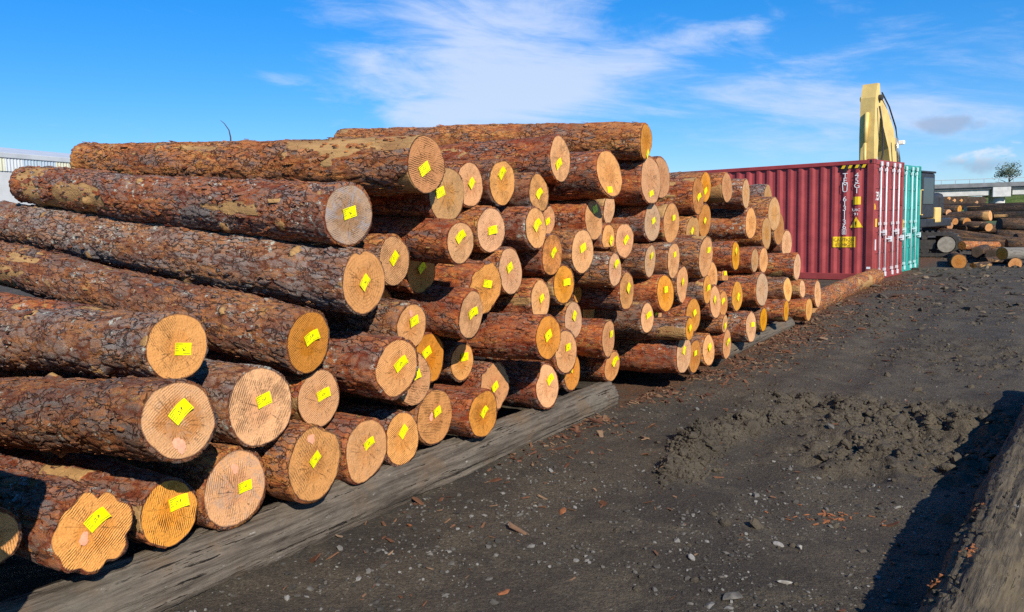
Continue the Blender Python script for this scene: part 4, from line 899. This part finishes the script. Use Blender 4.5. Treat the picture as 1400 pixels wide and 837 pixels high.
def container(label, P, azE, body, door, bar, marks):
    e = Vector((math.sin(azE), math.cos(azE), 0)); l = Vector((-math.cos(azE), math.sin(azE), 0))
    root = thing('shipping_container', label, 'container', frame(e, l, (0, 0, 1), P))
    Wd, Ln, Hh = 2.44, 12.19, 2.9
    # long sides
    ys = [.17]
    y = .17
    while y < Ln - .17:
        y += .0235; ys.append(min(y, Ln - .17))
    for side, x0, sg in ((0, .012, 1), (1, Wd - .012, -1)):
        V, Fq = [], []
        for yy in ys: V += [(x0 + sg * corr(yy), yy, .16), (x0 + sg * corr(yy), yy, Hh - .10)]
        for i in range(len(ys) - 1): Fq.append((2 * i, 2 * i + 1, 2 * i + 3, 2 * i + 2))
        me = bpy.data.meshes.new('side_panel'); me.from_pydata(V, [], Fq); me.materials.append(body); pn = obj('side_panel', me, root)
        if side == 0: near_panel = pn
    # frame
    for x in (0, Wd - .16):
        for y in (0, Ln - .17): MB().bbox((x, y, .12), (x + .16, y + .17, Hh - .12), .012).build('corner_post', door, root)
        MB().bbox((x + (0 if x == 0 else .08), .17, 0.0), (x + (.08 if x == 0 else .16), Ln - .17, .16), .008).build('bottom_rail', door, root)
        MB().bbox((x + (-.004 if x == 0 else .10), .17, Hh - .11), (x + (.06 if x == 0 else .164), Ln - .17, Hh - .015), .008).build('top_rail', body, root)
    for x in (-.004, Wd - .158):
        for y in (-.004, Ln - .174):
            for z in (0, Hh - .118):
                c = MB().bbox((x, y, z - .002), (x + .162, y + .178, z + .12), .012).build('corner_casting', door, root)
                hx = x + .081
                MB().prism([(hx + .03 * math.cos(a), z + .06 + .045 * math.sin(a)) for a in np.linspace(0, 6.28, 12, endpoint=False)], y - .002, y + .01, 1).build('slot', BLACK, c)
                hy = y + .09
                MB().prism([(hy + .03 * math.cos(a), z + .06 + .045 * math.sin(a)) for a in np.linspace(0, 6.28, 12, endpoint=False)], x - .002, x + .01, 0).build('slot', BLACK, c)
    MB().bbox((.16, .01, Hh - .13), (Wd - .16, .12, Hh - .01), .01).build('door_header', door, root)
    MB().bbox((.16, -.02, .0), (Wd - .16, .12, .14), .01).build('door_sill', door, root)
    V, Fq = [], []; k = 0
    yy = .1
    while yy < Ln - .1:
        h = .0 if k % 4 < 2 else -.02; V += [(.06, yy, Hh - .02 + h), (Wd - .06, yy, Hh - .02 + h)]; yy += .1 if k % 2 == 0 else .04; k += 1
    for i in range(len(V) // 2 - 1): Fq.append((2 * i, 2 * i + 1, 2 * i + 3, 2 * i + 2))
    me = bpy.data.meshes.new('roof_panel'); me.from_pydata(V, [], Fq); me.materials.append(body); obj('roof_panel', me, root)
    MB().box((.16, Ln - .07, .12), (Wd - .16, Ln - .03, Hh - .12)).build('end_panel', body, root)
    # doors
    for di in range(2):
        xa, xb = (.165, Wd / 2 - .006) if di == 0 else (Wd / 2 + .006, Wd - .165)
        m = MB()
        m.box((xa, .045, .145), (xb, .075, Hh - .135))
        for xx in (xa, xb - .07): m.box((xx, .025, .145), (xx + .07, .0449, Hh - .135))
        zz = np.linspace(.145, Hh - .135, 6)
        for i in range(6):
            z0 = min(max(zz[i] - .035, .145), Hh - .135 - .07); m.box((xa + .0701, .028, z0), (xb - .0701, .0448, z0 + .07))
        d = m.build('door', door, root)
        MB().box((xa - .006, .03, .142), (xa - .0004, .06, Hh - .132)).box((xb + .0004, .03, .142), (xb + .006, .06, Hh - .132)).build('gasket', RUB, d)
        for bi, fx in enumerate((.30, .72) if di == 0 else (.28, .70)):
            x = xa + (xb - xa) * fx
            bo = MB().tube([(x, -.012, .06), (x, -.012, Hh - .05)], .022, 10).build('locking_bar', bar, d, True)
            for z in (.22, 1.35, Hh - .24): MB().bbox((x - .045, -.032, z - .035), (x + .045, .026, z + .035), .006).build('bar_bracket', bar, d)
            for z in (.05, Hh - .16): MB().bbox((x - .05, -.045, z), (x + .05, -.004, z + .11), .008).build('bar_cam', bar, d)
            hz = 1.15 if bi == 0 else .98
            m = MB(); m.tube([(x, -.03, hz), (x + .16, -.05, hz - .01), (x + .38, -.05, hz - .02)], .013, 8); m.bbox((x + .30, -.06, hz - .09), (x + .40, .02, hz + .05), .008); m.build('handle', bar, d)
        for z in (.35, 1.1, 1.85, 2.6):
            x = xa - .02 if di == 0 else xb + .02
            MB().tube([(x, .0, z - .06), (x, .0, z + .06)], .02, 8).bbox((x - .05, -.006, z - .05), (x + .05, .03, z + .05), .006).build('hinge', door, d, False)
        marks(root, near_panel, d, di, xa, xb)
    return root
def end_text(parent, body, size, x, z, mat, squeeze=1.0):
    o = obj('lettering', text_mesh(body, size, mat), parent); o.matrix_local = frame((squeeze, 0, 0), (0, 0, 1), (0, -1, 0), (x, .0215, z)); return o
def plate_(parent, name, x0, x1, z0, z1, mat, y=.0225):
    return MB().box((x0, y - .002, z0), (x1, y, z1)).build(name, mat, parent)
def red_marks(root, panel, door, di, xa, xb):
    if di == 0:
        def stack(txt, y, z0, step, size, mat=WHITE):
            for i, ch in enumerate(txt):
                if ch != ' ': side_text(panel, ch, size, y, z0 - i * step, mat, 1.15, .000)
        yA = .122 + PITCHC * 2; yB = .122 + PITCHC
        stack('TEMU 6131136', yA, 2.53, .112, .175); 
        side_patch(panel, 'vent', (yA - .045, yA + .045, 2.62, 2.76), BLACK)
        side_text(panel, '8', .13, yA, 1.17, WHITE, 1., .000)
        fr = MB()
        for a, b in (((-.05, -.065), (.05, -.055)), ((-.05, .055), (.05, .065)), ((-.05, -.055), (-.042, .055)), ((.042, -.055), (.05, .055))): fr.box((-.002, yA + a[0], 1.18 + a[1]), (.0, yA + b[0], 1.18 + b[1]))
        fr.build('number_box', WHITE, panel)
        stack('45G1', yB, 2.53, .125, .175)
        side_patch(panel, 'warning_sticker', (yB - .09, yB + .09, 1.83, 2.02), YELS)
        side_patch(panel, 'warning_sticker', (yB - .15, yB + .15, 1.28, 1.54, 'tri'), YELS, n=24)
        MB().box((-.012, yB - .012, 1.345), (-.006, yB + .012, 1.43)).box((-.012, yB - .012, 1.31), (-.006, yB + .012, 1.33)).build('warning_symbol', BLACK, panel)
        side_text(panel, 'UIC', .09, yB, 1.70, WHITE, 1.3, .001); side_text(panel, '91', .09, yB, 1.60, WHITE, 1.3, .001)
        side_patch(panel, 'caution_sign', (yA - .27, yA + .27, .80, 1.06), YELS, n=40)
        side_text(panel, 'CAUTION', .105, yA, .98, BLACK, 1.05, -.001 + .008); side_text(panel, "9'6 HIGH", .105, yA, .86, BLACK, 1.0, -.001 + .008)
        # black and yellow hazard band under the top rail
        hz = MB()
        side_patch(panel, 'hazard_band', (.18, .85, 2.70, 2.785), BLACK, .003, 30)
        for k in range(4):
            y0 = .22 + k * .16
            hz.add([(-.018, y0, 2.705), (-.018, y0 + .075, 2.705), (-.018, y0 + .035, 2.78), (-.018, y0 - .04, 2.78)], [(0, 1, 2, 3)])
        hz.build('hazard_stripes', YELS, panel)
        MB().box((-.003, .05, .28), (.0, .14, .33)).build('data_plate', WHITE, root)
        end_text(door, 'tex', .46, xa + .19, 2.06, WHITE, .62)
        plate_(door, 'warning_sticker', xa + .02, xa + .17, 1.28, 1.48, YELS, .022)
        MB().box((.05, -.003, 1.70), (.13, -.0005, 1.84)).build('yellow_sticker', YELS, root)
        end_text(door, '3', .42, xa + .42, 1.42, WHITE, .7)
        plate_(door, 'data_plate', xa + .04, xa + .14, .72, .98, GALV, .022)
def green_marks(root, panel, door, di, xa, xb):
    if di == 0:
        plate_(door, 'white_notice', xa + .06, xa + .36, 2.05, 2.42, WHITE, .022)
        o = end_text(door, '5', .25, xa + .24, 2.24, BLACK, .8); o.location.y = .0185
        plate_(door, 'white_notice', xa + .05, xa + .24, 1.28, 1.36, WHITE, .022); plate_(door, 'yellow_notice', xa + .55, xa + .70, 1.10, 1.42, YELS, .022)
AZC = rad(41)
CP = Vector((8.68, 19.30, .0)); eC = Vector((math.sin(AZC), math.cos(AZC), 0)); lC = Vector((-math.cos(AZC), math.sin(AZC), 0))
container('dark red shipping container with white locking bars beside the log pile', CP, AZC, RED, REDD, GALV, red_marks)
container('teal green shipping container standing close behind the red one', CP + eC * 2.50 + lC * .22, AZC, GREEN, GREEND, LIGHTG, green_marks)
# ================================================================ excavator behind the containers
CATY = plain('excavator_yellow', (.70, .49, .16), .45, .10, 3., .4, dirt=((.32, .22, .08), .5)); CATD = plain('excavator_dark', (.030, .030, .032), .5, .3, 8.); GLASSD = plain('cab_glass', (.03, .035, .04), .12, .1, 3., .6); TRK = plain('track_steel', (.045, .040, .035), .7, .3, 12., dirt=((.10, .085, .06), .6)); IDL = plain('idler_dusty', (.28, .25, .20), .8, .2, 9.); CHR = plain('ram_chrome', (.55, .55, .55), .2, .05, 4., .5, .8)
gE = ground_at(1294, 352); HD = rad(225)          # the upper works look back past the camera's left
tE = Vector((.83, -.55, 0)); pE = Vector((-.55, -.83, 0))
fE = Vector((math.sin(HD), math.cos(HD), 0)); sE = Vector((fE.y, -fE.x, 0))   # forward, to its right
EP = gE - tE * 1.75 - pE * 1.2
ex = thing('excavator', 'yellow excavator with raised boom behind the two containers', 'excavator', frame(fE, -sE, (0, 0, 1), EP))
# local: x forward, y left, z up; the undercarriage stands turned under the upper works
UC = Matrix.Rotation(math.atan2(tE.y, tE.x) - math.atan2(fE.y, fE.x), 4, 'Z')
for sy in (-1, 1):
    y0, y1 = sy * 1.2 - .28, sy * 1.2 + .28
    pr = [(1.75 + .42 * math.cos(a), .46 + .42 * math.sin(a)) for a in np.linspace(-math.pi / 2, math.pi / 2, 12)] + [(-1.75 + .42 * math.cos(a), .46 + .42 * math.sin(a)) for a in np.linspace(math.pi / 2, 3 * math.pi / 2, 12)]
    pi_ = [(1.75 + (p[0] - 1.75) * .72 if p[0] > 0 else -1.75 + (p[0] + 1.75) * .72, .46 + (p[1] - .46) * .72) for p in pr]
    m = MB(); n = len(pr)
    for (ya, yb) in ((y0, y1),):
        vs = [(p[0], ya, p[1]) for p in pr] + [(p[0], yb, p[1]) for p in pr] + [(p[0], ya, p[1]) for p in pi_] + [(p[0], yb, p[1]) for p in pi_]
        fs = []
        for i in range(n):
            j = (i + 1) % n; fs += [(i, j, n + j, n + i), (2 * n + i, 3 * n + i, 3 * n + j, 2 * n + j), (i, 2 * n + i, 2 * n + j, j), (n + i, n + j, 3 * n + j, 3 * n + i)]
        m.add(vs, fs)
    for i in range(0, n):   # grouser plates
        j = (i + 1) % n; a, b = Vector((pr[i][0], 0, pr[i][1])), Vector((pr[j][0], 0, pr[j][1])); k_ = max(1, int((b - a).length / .18))
        for q in range(k_):
            p = a.lerp(b, (q + .5) / k_); t_ = (b - a).normalized(); nn = Vector((t_.z, 0, -t_.x))
            if nn.dot(p - Vector((0, 0, .46))) < 0: nn = -nn
            c = p + nn * .02; m.box((-.02, y0 + .01, -.03), (.02, y1 - .01, .03), Matrix.Translation(c) @ frame(t_, (0, 1, 0), nn, (0, 0, 0)))
    tr = m.build('track', TRK, ex); tr.matrix_local = UC
    for xx, rr0 in ((1.75, .275), (-1.75, .275)):
        MB().tube([(xx, y0 - .015, .46), (xx, y1 + .015, .46)], rr0, 22).build('idler_wheel', IDL, tr)
    m = MB()
    for xx in np.linspace(-1.1, 1.1, 5): m.tube([(xx, y0 + .06, .24), (xx, y1 - .06, .24)], .11, 12)
    m.box((-1.4, y0 + .10, .30), (1.4, y1 - .10, .62)); m.build('track_frame', TRK, tr)
MB().bbox((-.9, -.95, .45), (.9, .95, .85), .05).tube([(0, 0, .85), (0, 0, 1.05)], .62, 24).build('undercarriage', TRK, ex).matrix_local = UC
MB().bbox((-1.8, -1.1, 1.05), (1.55, 1.30, 1.35), .04).build('deck', CATD, ex)
MB().bbox((-2.0, -1.05, 1.36), (-1.5, 1.0, 2.30), .18).build('counterweight', CATD, ex)
MB().bbox((-1.48, -1.05, 1.36), (.1, .95, 2.25), .08).build('engine_cover', CATD, ex)
cb = MB().bbox((.15, .42, 1.36), (1.55, 1.30, 2.95), .06).build('cab', CATD, ex)
MB().bbox((1.50, .50, 1.75), (1.57, 1.22, 2.80), .02).build('windscreen', GLASSD, cb); MB().bbox((.35, 1.26, 1.85), (1.4, 1.32, 2.8), .02).build('side_window', GLASSD, cb)
MB().bbox((.12, .40, 2.952), (1.6, 1.32, 3.02), .02).build('cab_roof', CATD, cb)
MB().bbox((.15, -1.28, 1.36), (1.45, -.42, 2.05), .05).build('toolbox', CATY, ex)
MB().bbox((-.55, .97, 1.20), (.05, 1.32, 1.75), .04).build('side_step', CATY, ex)
MB().tube([(-.75, .7, 2.25), (-.75, .7, 2.98)], .10, 12).build('exhaust', CATD, ex)
MB().tube([(1.5, 1.33, 1.5), (1.72, 1.33, 1.5), (1.72, 1.33, 2.35), (1.5, 1.33, 2.35)], .025, 8).build('grab_rail', CATY, ex)
for y in (.55, 1.1):
    MB().bbox((1.50, y - .07, 3.022), (1.62, y + .07, 3.15), .02).build('work_light', WHITE, ex)
# boom (bent box beam), stick and rams in the machine's centre plane
BOOM = [(.30, 1.55), (.22, 1.95), (.72, 3.6), (1.15, 4.50), (1.80, 5.15), (2.60, 5.60), (2.85, 5.50), (2.72, 5.10), (2.15, 4.55), (1.65, 3.85), (1.25, 2.9), (.70, 1.7)]
bo = MB().prism([(p[0], p[1]) for p in BOOM], -.20, .20, 1).build('boom', CATY, ex)
m = MB()
for y in (-.18, .18): m.tube([(.18, y, 2.1), (.50, y, 3.55), (.95, y, 4.62), (1.62, y, 5.30), (2.3, y, 5.72)], .028, 6)
m.build('hydraulic_pipes', CATD, bo)
MB().tube([(.95, -.42, 1.6), (1.25, -.42, 3.1)], .09, 12).tube([(.95, .42, 1.6), (1.25, .42, 3.1)], .09, 12).build('boom_ram', CATY, bo, True)
MB().tube([(1.25, -.42, 3.1), (1.5, -.42, 4.2)], .05, 10).tube([(1.25, .42, 3.1), (1.5, .42, 4.2)], .05, 10).build('ram_rod', CHR, bo, True)
MB().tube([(1.2, -.0, 4.88), (2.0, 0, 5.55)], .10, 12).build('stick_ram', CATY, bo, True); MB().tube([(2.0, 0, 5.55), (2.75, 0, 5.9)], .055, 10).build('ram_rod', CHR, bo, True)
MB().bbox((.95, .33, 4.0), (1.12, .52, 4.14), .02).build('work_light', WHITE, bo)
STK = [(2.70, 5.98), (2.88, 5.98), (3.05, 5.5), (3.10, 4.2), (3.04, 2.55), (2.84, 2.55), (2.70, 4.2), (2.58, 5.40)]
st = MB().prism(STK, -.25, .25, 1).build('stick', CATY, ex)
MB().tube([(3.10, .0, 5.0), (3.22, .0, 4.0)], .07, 12).build('bucket_ram', CATY, st, True); MB().tube([(3.22, .0, 4.0), (3.2, .0, 2.9)], .045, 10).build('ram_rod', CATY, st, True)
MB().tube([(2.9, .33, 5.2), (2.85, .40, 4.7), (2.75, .42, 4.2), (2.7, .40, 3.6), (2.9, .36, 3.1)], .03, 6).tube([(2.6, -.33, 5.5), (2.4, -.42, 4.7), (2.3, -.42, 4.2), (1.9, -.36, 4.7)], .03, 6).build('hydraulic_hose', RUB, st, True)
MB().tube([(2.74, -.36, 5.50), (2.74, .36, 5.50)], .10, 14).build('pivot_pin', TRK, st)
# grapple hanging from the stick, hidden behind the red container
gr = MB().bbox((2.75, -.25, 1.95), (3.25, .25, 2.54), .04)
gr.build('grapple_head', CATD, ex)
for sg in (-1, 1):
    MB().prism([(3.0 + sg * .12, 1.95), (3.0 + sg * .55, 1.45), (3.0 + sg * .62, .95), (3.0 + sg * .25, .55), (3.0 + sg * .38, .95), (3.0 + sg * .34, 1.35), (3.0 + sg * .0, 1.75)], -.22, .22, 1).build('grapple_claw', CATD, ex)
# ================================================================ stacks of logs beyond the containers
def blog(u0, v0, d0, u1, v1, d1, rpx, label, bark='old', face='brown', grp='logs lying about the far yard', seed=0, det=0):
    P0, P1 = at(u0, v0, d0), at(u1, v1, d1)
    return lay('log', label, P0, P1, rpx * d0 / 1100, bark, face, seed=900 + seed, detail=det, group=grp, taper=.06, strip_amt=.3)
BG = [
 (1370, 347, 22.6, 1560, 345, 24.0, 8.6, 'pale debarked log with dark end, nearest on the far yard at right edge', GREYLOG2, 'brown'),
 (1311, 358, 22.6, 1304, 352, 25.5, 9.5, 'stubby grey bearer log end on the mud right of the tracks', 'old', 'brown'),
 (1388, 361, 22.4, 1380, 354, 25.5, 8.0, 'stubby grey bearer log end under the pale debarked log', 'old', 'brown'),
 (1336, 345, 24.4, 1352, 339, 28.4, 7.0, 'dark log end lying between the excavator track and pale log', 'old', 'dark'),
 (1356, 349, 24.0, 1372, 342, 28.4, 7.5, 'black shadowed log end beside the pale debarked log', 'old', 'dark'),
 (1315, 336, 27.0, 1366, 336, 27.8, 5.6, 'bright orange stripped log right of the excavator tracks', 'orange', 'orange'),
 (1284, 321, 30.0, 1420, 338, 27.4, 9.5, 'long dark brown log slanting behind the bright orange log', 'old', 'dark'),
 (1362, 321, 31.0, 1520, 330, 29.5, 7.0, 'long brown log behind the slanting dark one, running out right', 'old', 'dark'),
 (1352, 311, 32.0, 1290, 303, 35.0, 5.5, 'tan log end with bright cut face in the far stack middle', 'old', 'tan'),
 (1343, 310, 32.4, 1262, 306, 35.0, 6.0, 'brown log with pale grey end below the thick far log', 'old', 'pale'),
 (1322, 304, 33.0, 1265, 298, 36.0, 6.0, 'brown-ended log low in the far stack behind the tracks', 'old', 'brown'),
 (1354, 295, 33.5, 1262, 299, 35.5, 7.2, 'thick brown log with whitish end, top of far stack middle', 'old', 'pale'),
 (1312, 286, 36.0, 1240, 285, 38.0, 5.0, 'uppermost log of the far stack with golden end', 'old', 'yellow'),
 (1297, 291, 34.6, 1240, 289, 37.0, 4.6, 'dark brown log end beside the excavator cab', 'old', 'brown'),
 (1299, 309, 31.6, 1240, 300, 34.0, 5.0, 'stubby brown log end low beside the excavator cab', 'red', 'brown'),
 (1306, 303, 32.8, 1250, 295, 35.5, 4.6, 'small brown log end in the far stack left part', 'old', 'brown'),
 (1366, 307, 31.0, 1560, 306, 31.0, 8.6, 'thick grey-brown log at the right edge under the black logs', 'old', 'dark'),
 (1356, 297, 34.0, 1560, 291, 34.0, 4.8, 'lower of two long black logs at the right edge', 'black', 'dark'),
 (1320, 287, 38.0, 1560, 281, 37.0, 5.6, 'upper of two long black logs at the right edge', 'black', 'pale'),
 (1350, 318, 33.0, 1520, 322, 32.2, 5.0, 'thin brown log between the thick grey-brown and slanting ones', 'old', 'dark'),
 (1330, 318, 33.6, 1262, 314, 35.0, 6.0, 'dark log under the far stack right of the cab', 'old', 'dark'),
 (1360, 324, 33.0, 1290, 322, 35.2, 7.0, 'bottom log of the far stack, mostly hidden', 'old', 'dark'),
 (1380, 316, 33.5, 1330, 311, 36.0, 6.0, 'dark bottom log behind the thick grey-brown one', 'old', 'dark'),
 (1345, 303, 35.6, 1262, 293, 38.0, 6.0, 'dim middle log inside the far stack', 'old', 'dark'),
 (1330, 296, 36.6, 1262, 290, 39.0, 6.0, 'dim upper log inside the far stack', 'old', 'dark'),
 (1300, 330, 29.0, 1480, 343, 26.0, 7.0, 'long black-brown log low behind the bright orange one', 'old', 'dark'),
 (1376, 334, 27.0, 1540, 338, 26.0, 6.5, 'brown log just above the pale debarked one at right edge', 'old', 'dark'),
 (1388, 326, 29.0, 1560, 326, 29.0, 6.0, 'dark log third from the bottom at the right edge', 'old', 'dark'),
 (1318, 313, 33.0, 1500, 313, 32.0, 5.5, 'long dark log under the tan-ended one of the far stack', 'old', 'dark'),
 (1296, 296, 36.0, 1470, 292, 36.0, 5.0, 'long dark log crossing behind the far stack', 'black', 'dark'),
 (1290, 283, 44.0, 1500, 277, 43.0, 4.0, 'thin black log along the back of the far yard', 'black', 'dark'),
 (1330, 364, 22.6, 1352, 362, 22.9, 4.5, 'short broken log piece on the mud by the stubby bearer', 'old', 'brown'),
 (1345, 359, 23.6, 1380, 358, 23.9, 7.0, 'dark brown log on the mud between two stubby bearers', 'old', 'dark'),
]
for i, b in enumerate(BG): blog(*b[:7], b[7], b[8], b[9], seed=i, det=1 if i < 6 else 0)
# the farthest brown stack: small logs, a few with whitish ends
k = 0
for row in range(4):
    for c in range(15):
        u = 1281 + c * 4.7 + (row % 2) * 2.3; v = 279.5 - row * 2.7
        if u > 1349: continue
        white = (row, c) in ((2, 5), (2, 7), (1, 11), (3, 3))
        P0 = at(u, v, 62.); P1 = P0 + Vector((.35, 1, 0)).normalized() * 4
        o = lay('log', 'white-ended log in the farthest dark stack below the bridge' if white else 'small dark log in the farthest stack below the bridge', P0, P1, .125, 'old', 'pale' if white else 'dark', seed=1200 + k, detail=0, group='white-ended logs in the farthest stack' if white else 'dark logs in the farthest stack', knots=0)
        k += 1
# ================================================================ bridge, bank, tree, shed
CONC = plain('concrete_pale', (.52, .51, .49), .85, .12, 1.2, dirt=((.30, .29, .27), .5)); CONCD = plain('concrete_grey', (.16, .165, .17), .85, .2, .8); RAILM = plain('bridge_rail', (.32, .34, .36), .6, .1)
BL, BR = at(1150, 262, 160.), at(1520, 255, 145.)
bx = (BR - BL); bx.z = 0; blen = bx.length; bx.normalize(); by = Vector((-bx.y, bx.x, 0)); zt = at(1368, 266.5, 150.).z
br = thing('road_bridge', 'pale concrete road bridge on a pier beyond the far logs', 'bridge', frame(bx, by, (0, 0, 1), Vector((BL.x, BL.y, 0))))
MB().bbox((0, 0.6, zt + 1.15), (blen, 9.4, zt + 1.55), .05).build('deck', CONCD, br)
pu = (at(1368, 265, 152.) - BL); pu.z = 0; px = pu.dot(bx)
for (x0, x1) in ((0, px - 34), (px - 33.6, px - 1.9), (px + 1.9, blen)):
    for y0 in (1.0, 3.6, 6.2, 8.4):
        MB().bbox((x0, y0, zt), (x1, y0 + .7, zt + 1.14), .04).build('girder', CONC, br)
MB().bbox((px - 1.5, .3, zt - .35), (px + 1.5, 9.6, zt + 1.9), .08).build('pier_cap', CONC, br)
for y0 in (2.2, 6.6): MB().tube([(px, y0, -1), (px, y0, zt - .36)], .95, 22).build('pier', CONC, br, True)
MB().bbox((0, .2, zt + 1.56), (blen, .55, zt + 2.35), .04).build('parapet', CONCD, br); MB().bbox((0, 9.4, zt + 1.56), (blen, 9.7, zt + 2.35), .04).build('parapet', CONCD, br)
MB().bbox((0, .25, zt + 3.05), (blen, .35, zt + 3.15), .02).build('hand_rail', RAILM, br)
pm_ = MB().bbox((-.05, .25, zt + 2.36), (.05, .35, zt + 3.04), .01).mesh('rail_post', RAILM)
for i in range(int(blen / 2.4)):
    o = obj('rail_post', pm_, br); o.location = (1 + i * 2.4, 0, 0)
m, t, b = new_mat('grass', .9, .1); v = nd(t, 'ShaderNodeTexCoord').outputs['Object']
t.links.new(mixc(t, sstep(t, noise(t, v, .35, 8, .7), .35, .65), (.055, .095, .018), (.14, .165, .045)), b.inputs['Base Color']); bumpn(t, b, noise(t, v, 2., 6), 1., .3)
Cb = at(1400, 270, 215.); V, Fq = [], []
nx, ny = 90, 14
for j in range(ny):
    for i in range(nx):
        x = -170 + 340 * i / (nx - 1); y = -26 + 70 * j / (ny - 1); hh = 6.2 * (1 / (1 + math.exp(-(y + 6) / 4.))) * (1 + .18 * math.sin(x * .05) + .06 * math.sin(x * .31)) * math.exp(-(x / 150) ** 4)
        P_ = Vector((Cb.x, Cb.y, 0)) + Vector((.92, -.39, 0)) * x + Vector((.39, .92, 0)) * y; V.append((P_.x, P_.y, hh - .4))
for j in range(ny - 1):
    for i in range(nx - 1): Fq.append((j * nx + i, j * nx + i + 1, (j + 1) * nx + i + 1, (j + 1) * nx + i))
me = bpy.data.meshes.new('grass_bank'); me.from_pydata(V, [], Fq); me.materials.append(m); me.polygons.foreach_set('use_smooth', [True] * len(Fq))
tag(obj('grass_bank', me), 'green grassy bank behind the bridge', None, None, 'structure')
LEAF_HAZED = plain('tree_leaf_hazed', (.10, .125, .075), .7, .35, 5.); TRUNK = plain('tree_trunk', (.09, .07, .05), .9, .3)  # leaf green set lighter, distance haze put into the colour
def tree(P, h, w_, label, seed):
    rg = np.random.default_rng(seed); root = thing('tree', label, 'tree', Matrix.Translation(P))
    m = MB().tube([(0, 0, 0), (.1, 0, h * .35), (-.1, .1, h * .7)], [h * .03, h * .022, h * .01], 8)
    for k in range(7):
        a = rg.uniform(0, 6.28); z0 = h * rg.uniform(.3, .6); e = (w_ * .4 * math.cos(a), w_ * .4 * math.sin(a), z0 + h * rg.uniform(.1, .3)); m.tube([(0, 0, z0), tuple(x * .5 for x in e[:2]) + ((z0 + e[2]) / 2 + .2,), e], [h * .014, h * .01, h * .004], 6)
    m.build('trunk', TRUNK, root, True)
    cl = rg.normal(0, 1, (26, 3)); cl /= np.linalg.norm(cl, axis=1)[:, None]; cl = cl * rg.uniform(.3, 1, (26, 1)) * [w_ * .46, w_ * .46, h * .22] + [0, 0, h * .74]
    n = 1500; idx = rg.integers(0, 26, n); p = cl[idx] + rg.normal(0, 1, (n, 3)) * [w_ * .085, w_ * .085, h * .05]
    d1 = rg.normal(0, 1, (n, 3)); d1 /= np.linalg.norm(d1, axis=1)[:, None]; d2 = np.cross(d1, rg.normal(0, 1, (n, 3))); d2 /= np.linalg.norm(d2, axis=1)[:, None]; s = h * .022 * rg.uniform(.6, 1.4, (n, 1))
    V = np.stack([p - d1 * s, p + d2 * s * .5, p + d1 * s, p - d2 * s * .5], 1).reshape(-1, 3)
    obj('crown', mesh_from('crown', V, np.arange(n * 4).reshape(-1, 4), LEAF_HAZED), root)
Pt = at(1380, 236, 185.); tree((Pt.x, Pt.y, 4.6), Pt.z + 2.4 - 4.6, 6.8, 'small flat-topped tree standing behind the bridge rail', 5)
# ---------------------------------------------------------------- pale shed beyond the left end of the pile
def sheet_mat(name, col): return plain(name, col, .55, .06, 1.5, .35)
SH = {k: sheet_mat('cladding_' + k, c) for k, c in dict(white=(.60, .62, .62), cream=(.62, .60, .44), blue=(.42, .50, .56), lilac=(.52, .50, .56)).items()}; WALLM = sheet_mat('shed_wall', (.58, .58, .56)); ROOFM = plain('shed_roof', (.50, .52, .53), .5, .08, 1.)
Pb = at(0, 215, 42.); db = Vector((math.sin(rad(16)), math.cos(rad(16)), 0)); nb = Vector((-db.y, db.x, 0))
zt = Pb.z; zm = at(0, 234, 42.).z
shed = thing('storage_shed', 'pale industrial shed with striped cladding above the pile at left', 'building', frame(db, nb, (0, 0, 1), (Pb.x, Pb.y, 0)))
MB().bbox((-24, 0, 0), (34, .2, zm), .02).build('wall', WALLM, shed); MB().bbox((33.8, .2, 0), (34, 18, zt), .02).build('end_wall', WALLM, shed); MB().bbox((-24, .2, 0), (-23.8, 18, zt), .02).build('end_wall', WALLM, shed)
kinds = ['blue', 'cream', 'white', 'cream', 'lilac', 'white', 'cream', 'blue', 'white', 'cream', 'white', 'blue']
x = -24.; i = 0; rgs = random.Random(4)
while x < 33.5:
    wd = 1.1
    V, Fq = [], []
    for k in range(12): V += [(x + wd * k / 11, -.03 - (.03 if k % 2 else 0), zm + .01), (x + wd * k / 11, -.03 - (.03 if k % 2 else 0), zt + .0)]
    for k in range(11): Fq.append((2 * k, 2 * k + 1, 2 * k + 3, 2 * k + 2))
    me = bpy.data.meshes.new('wall_panel'); me.from_pydata(V, [], Fq); me.materials.append(SH[kinds[i % len(kinds)]]); obj('wall_panel', me, shed); x += wd; i += 1
MB().bbox((-24.3, -.10, zt - .02), (34.3, .0, zt + .26), .03).build('gutter', ROOFM, shed)
MB().prism([(-.05, zt + .20), (9, zt + 1.6), (18.2, zt + .20), (18.2, zt + .02), (9, zt + 1.4), (.25, zt + .02)], -24.2, 34.2, 0).build('roof', ROOFM, shed)
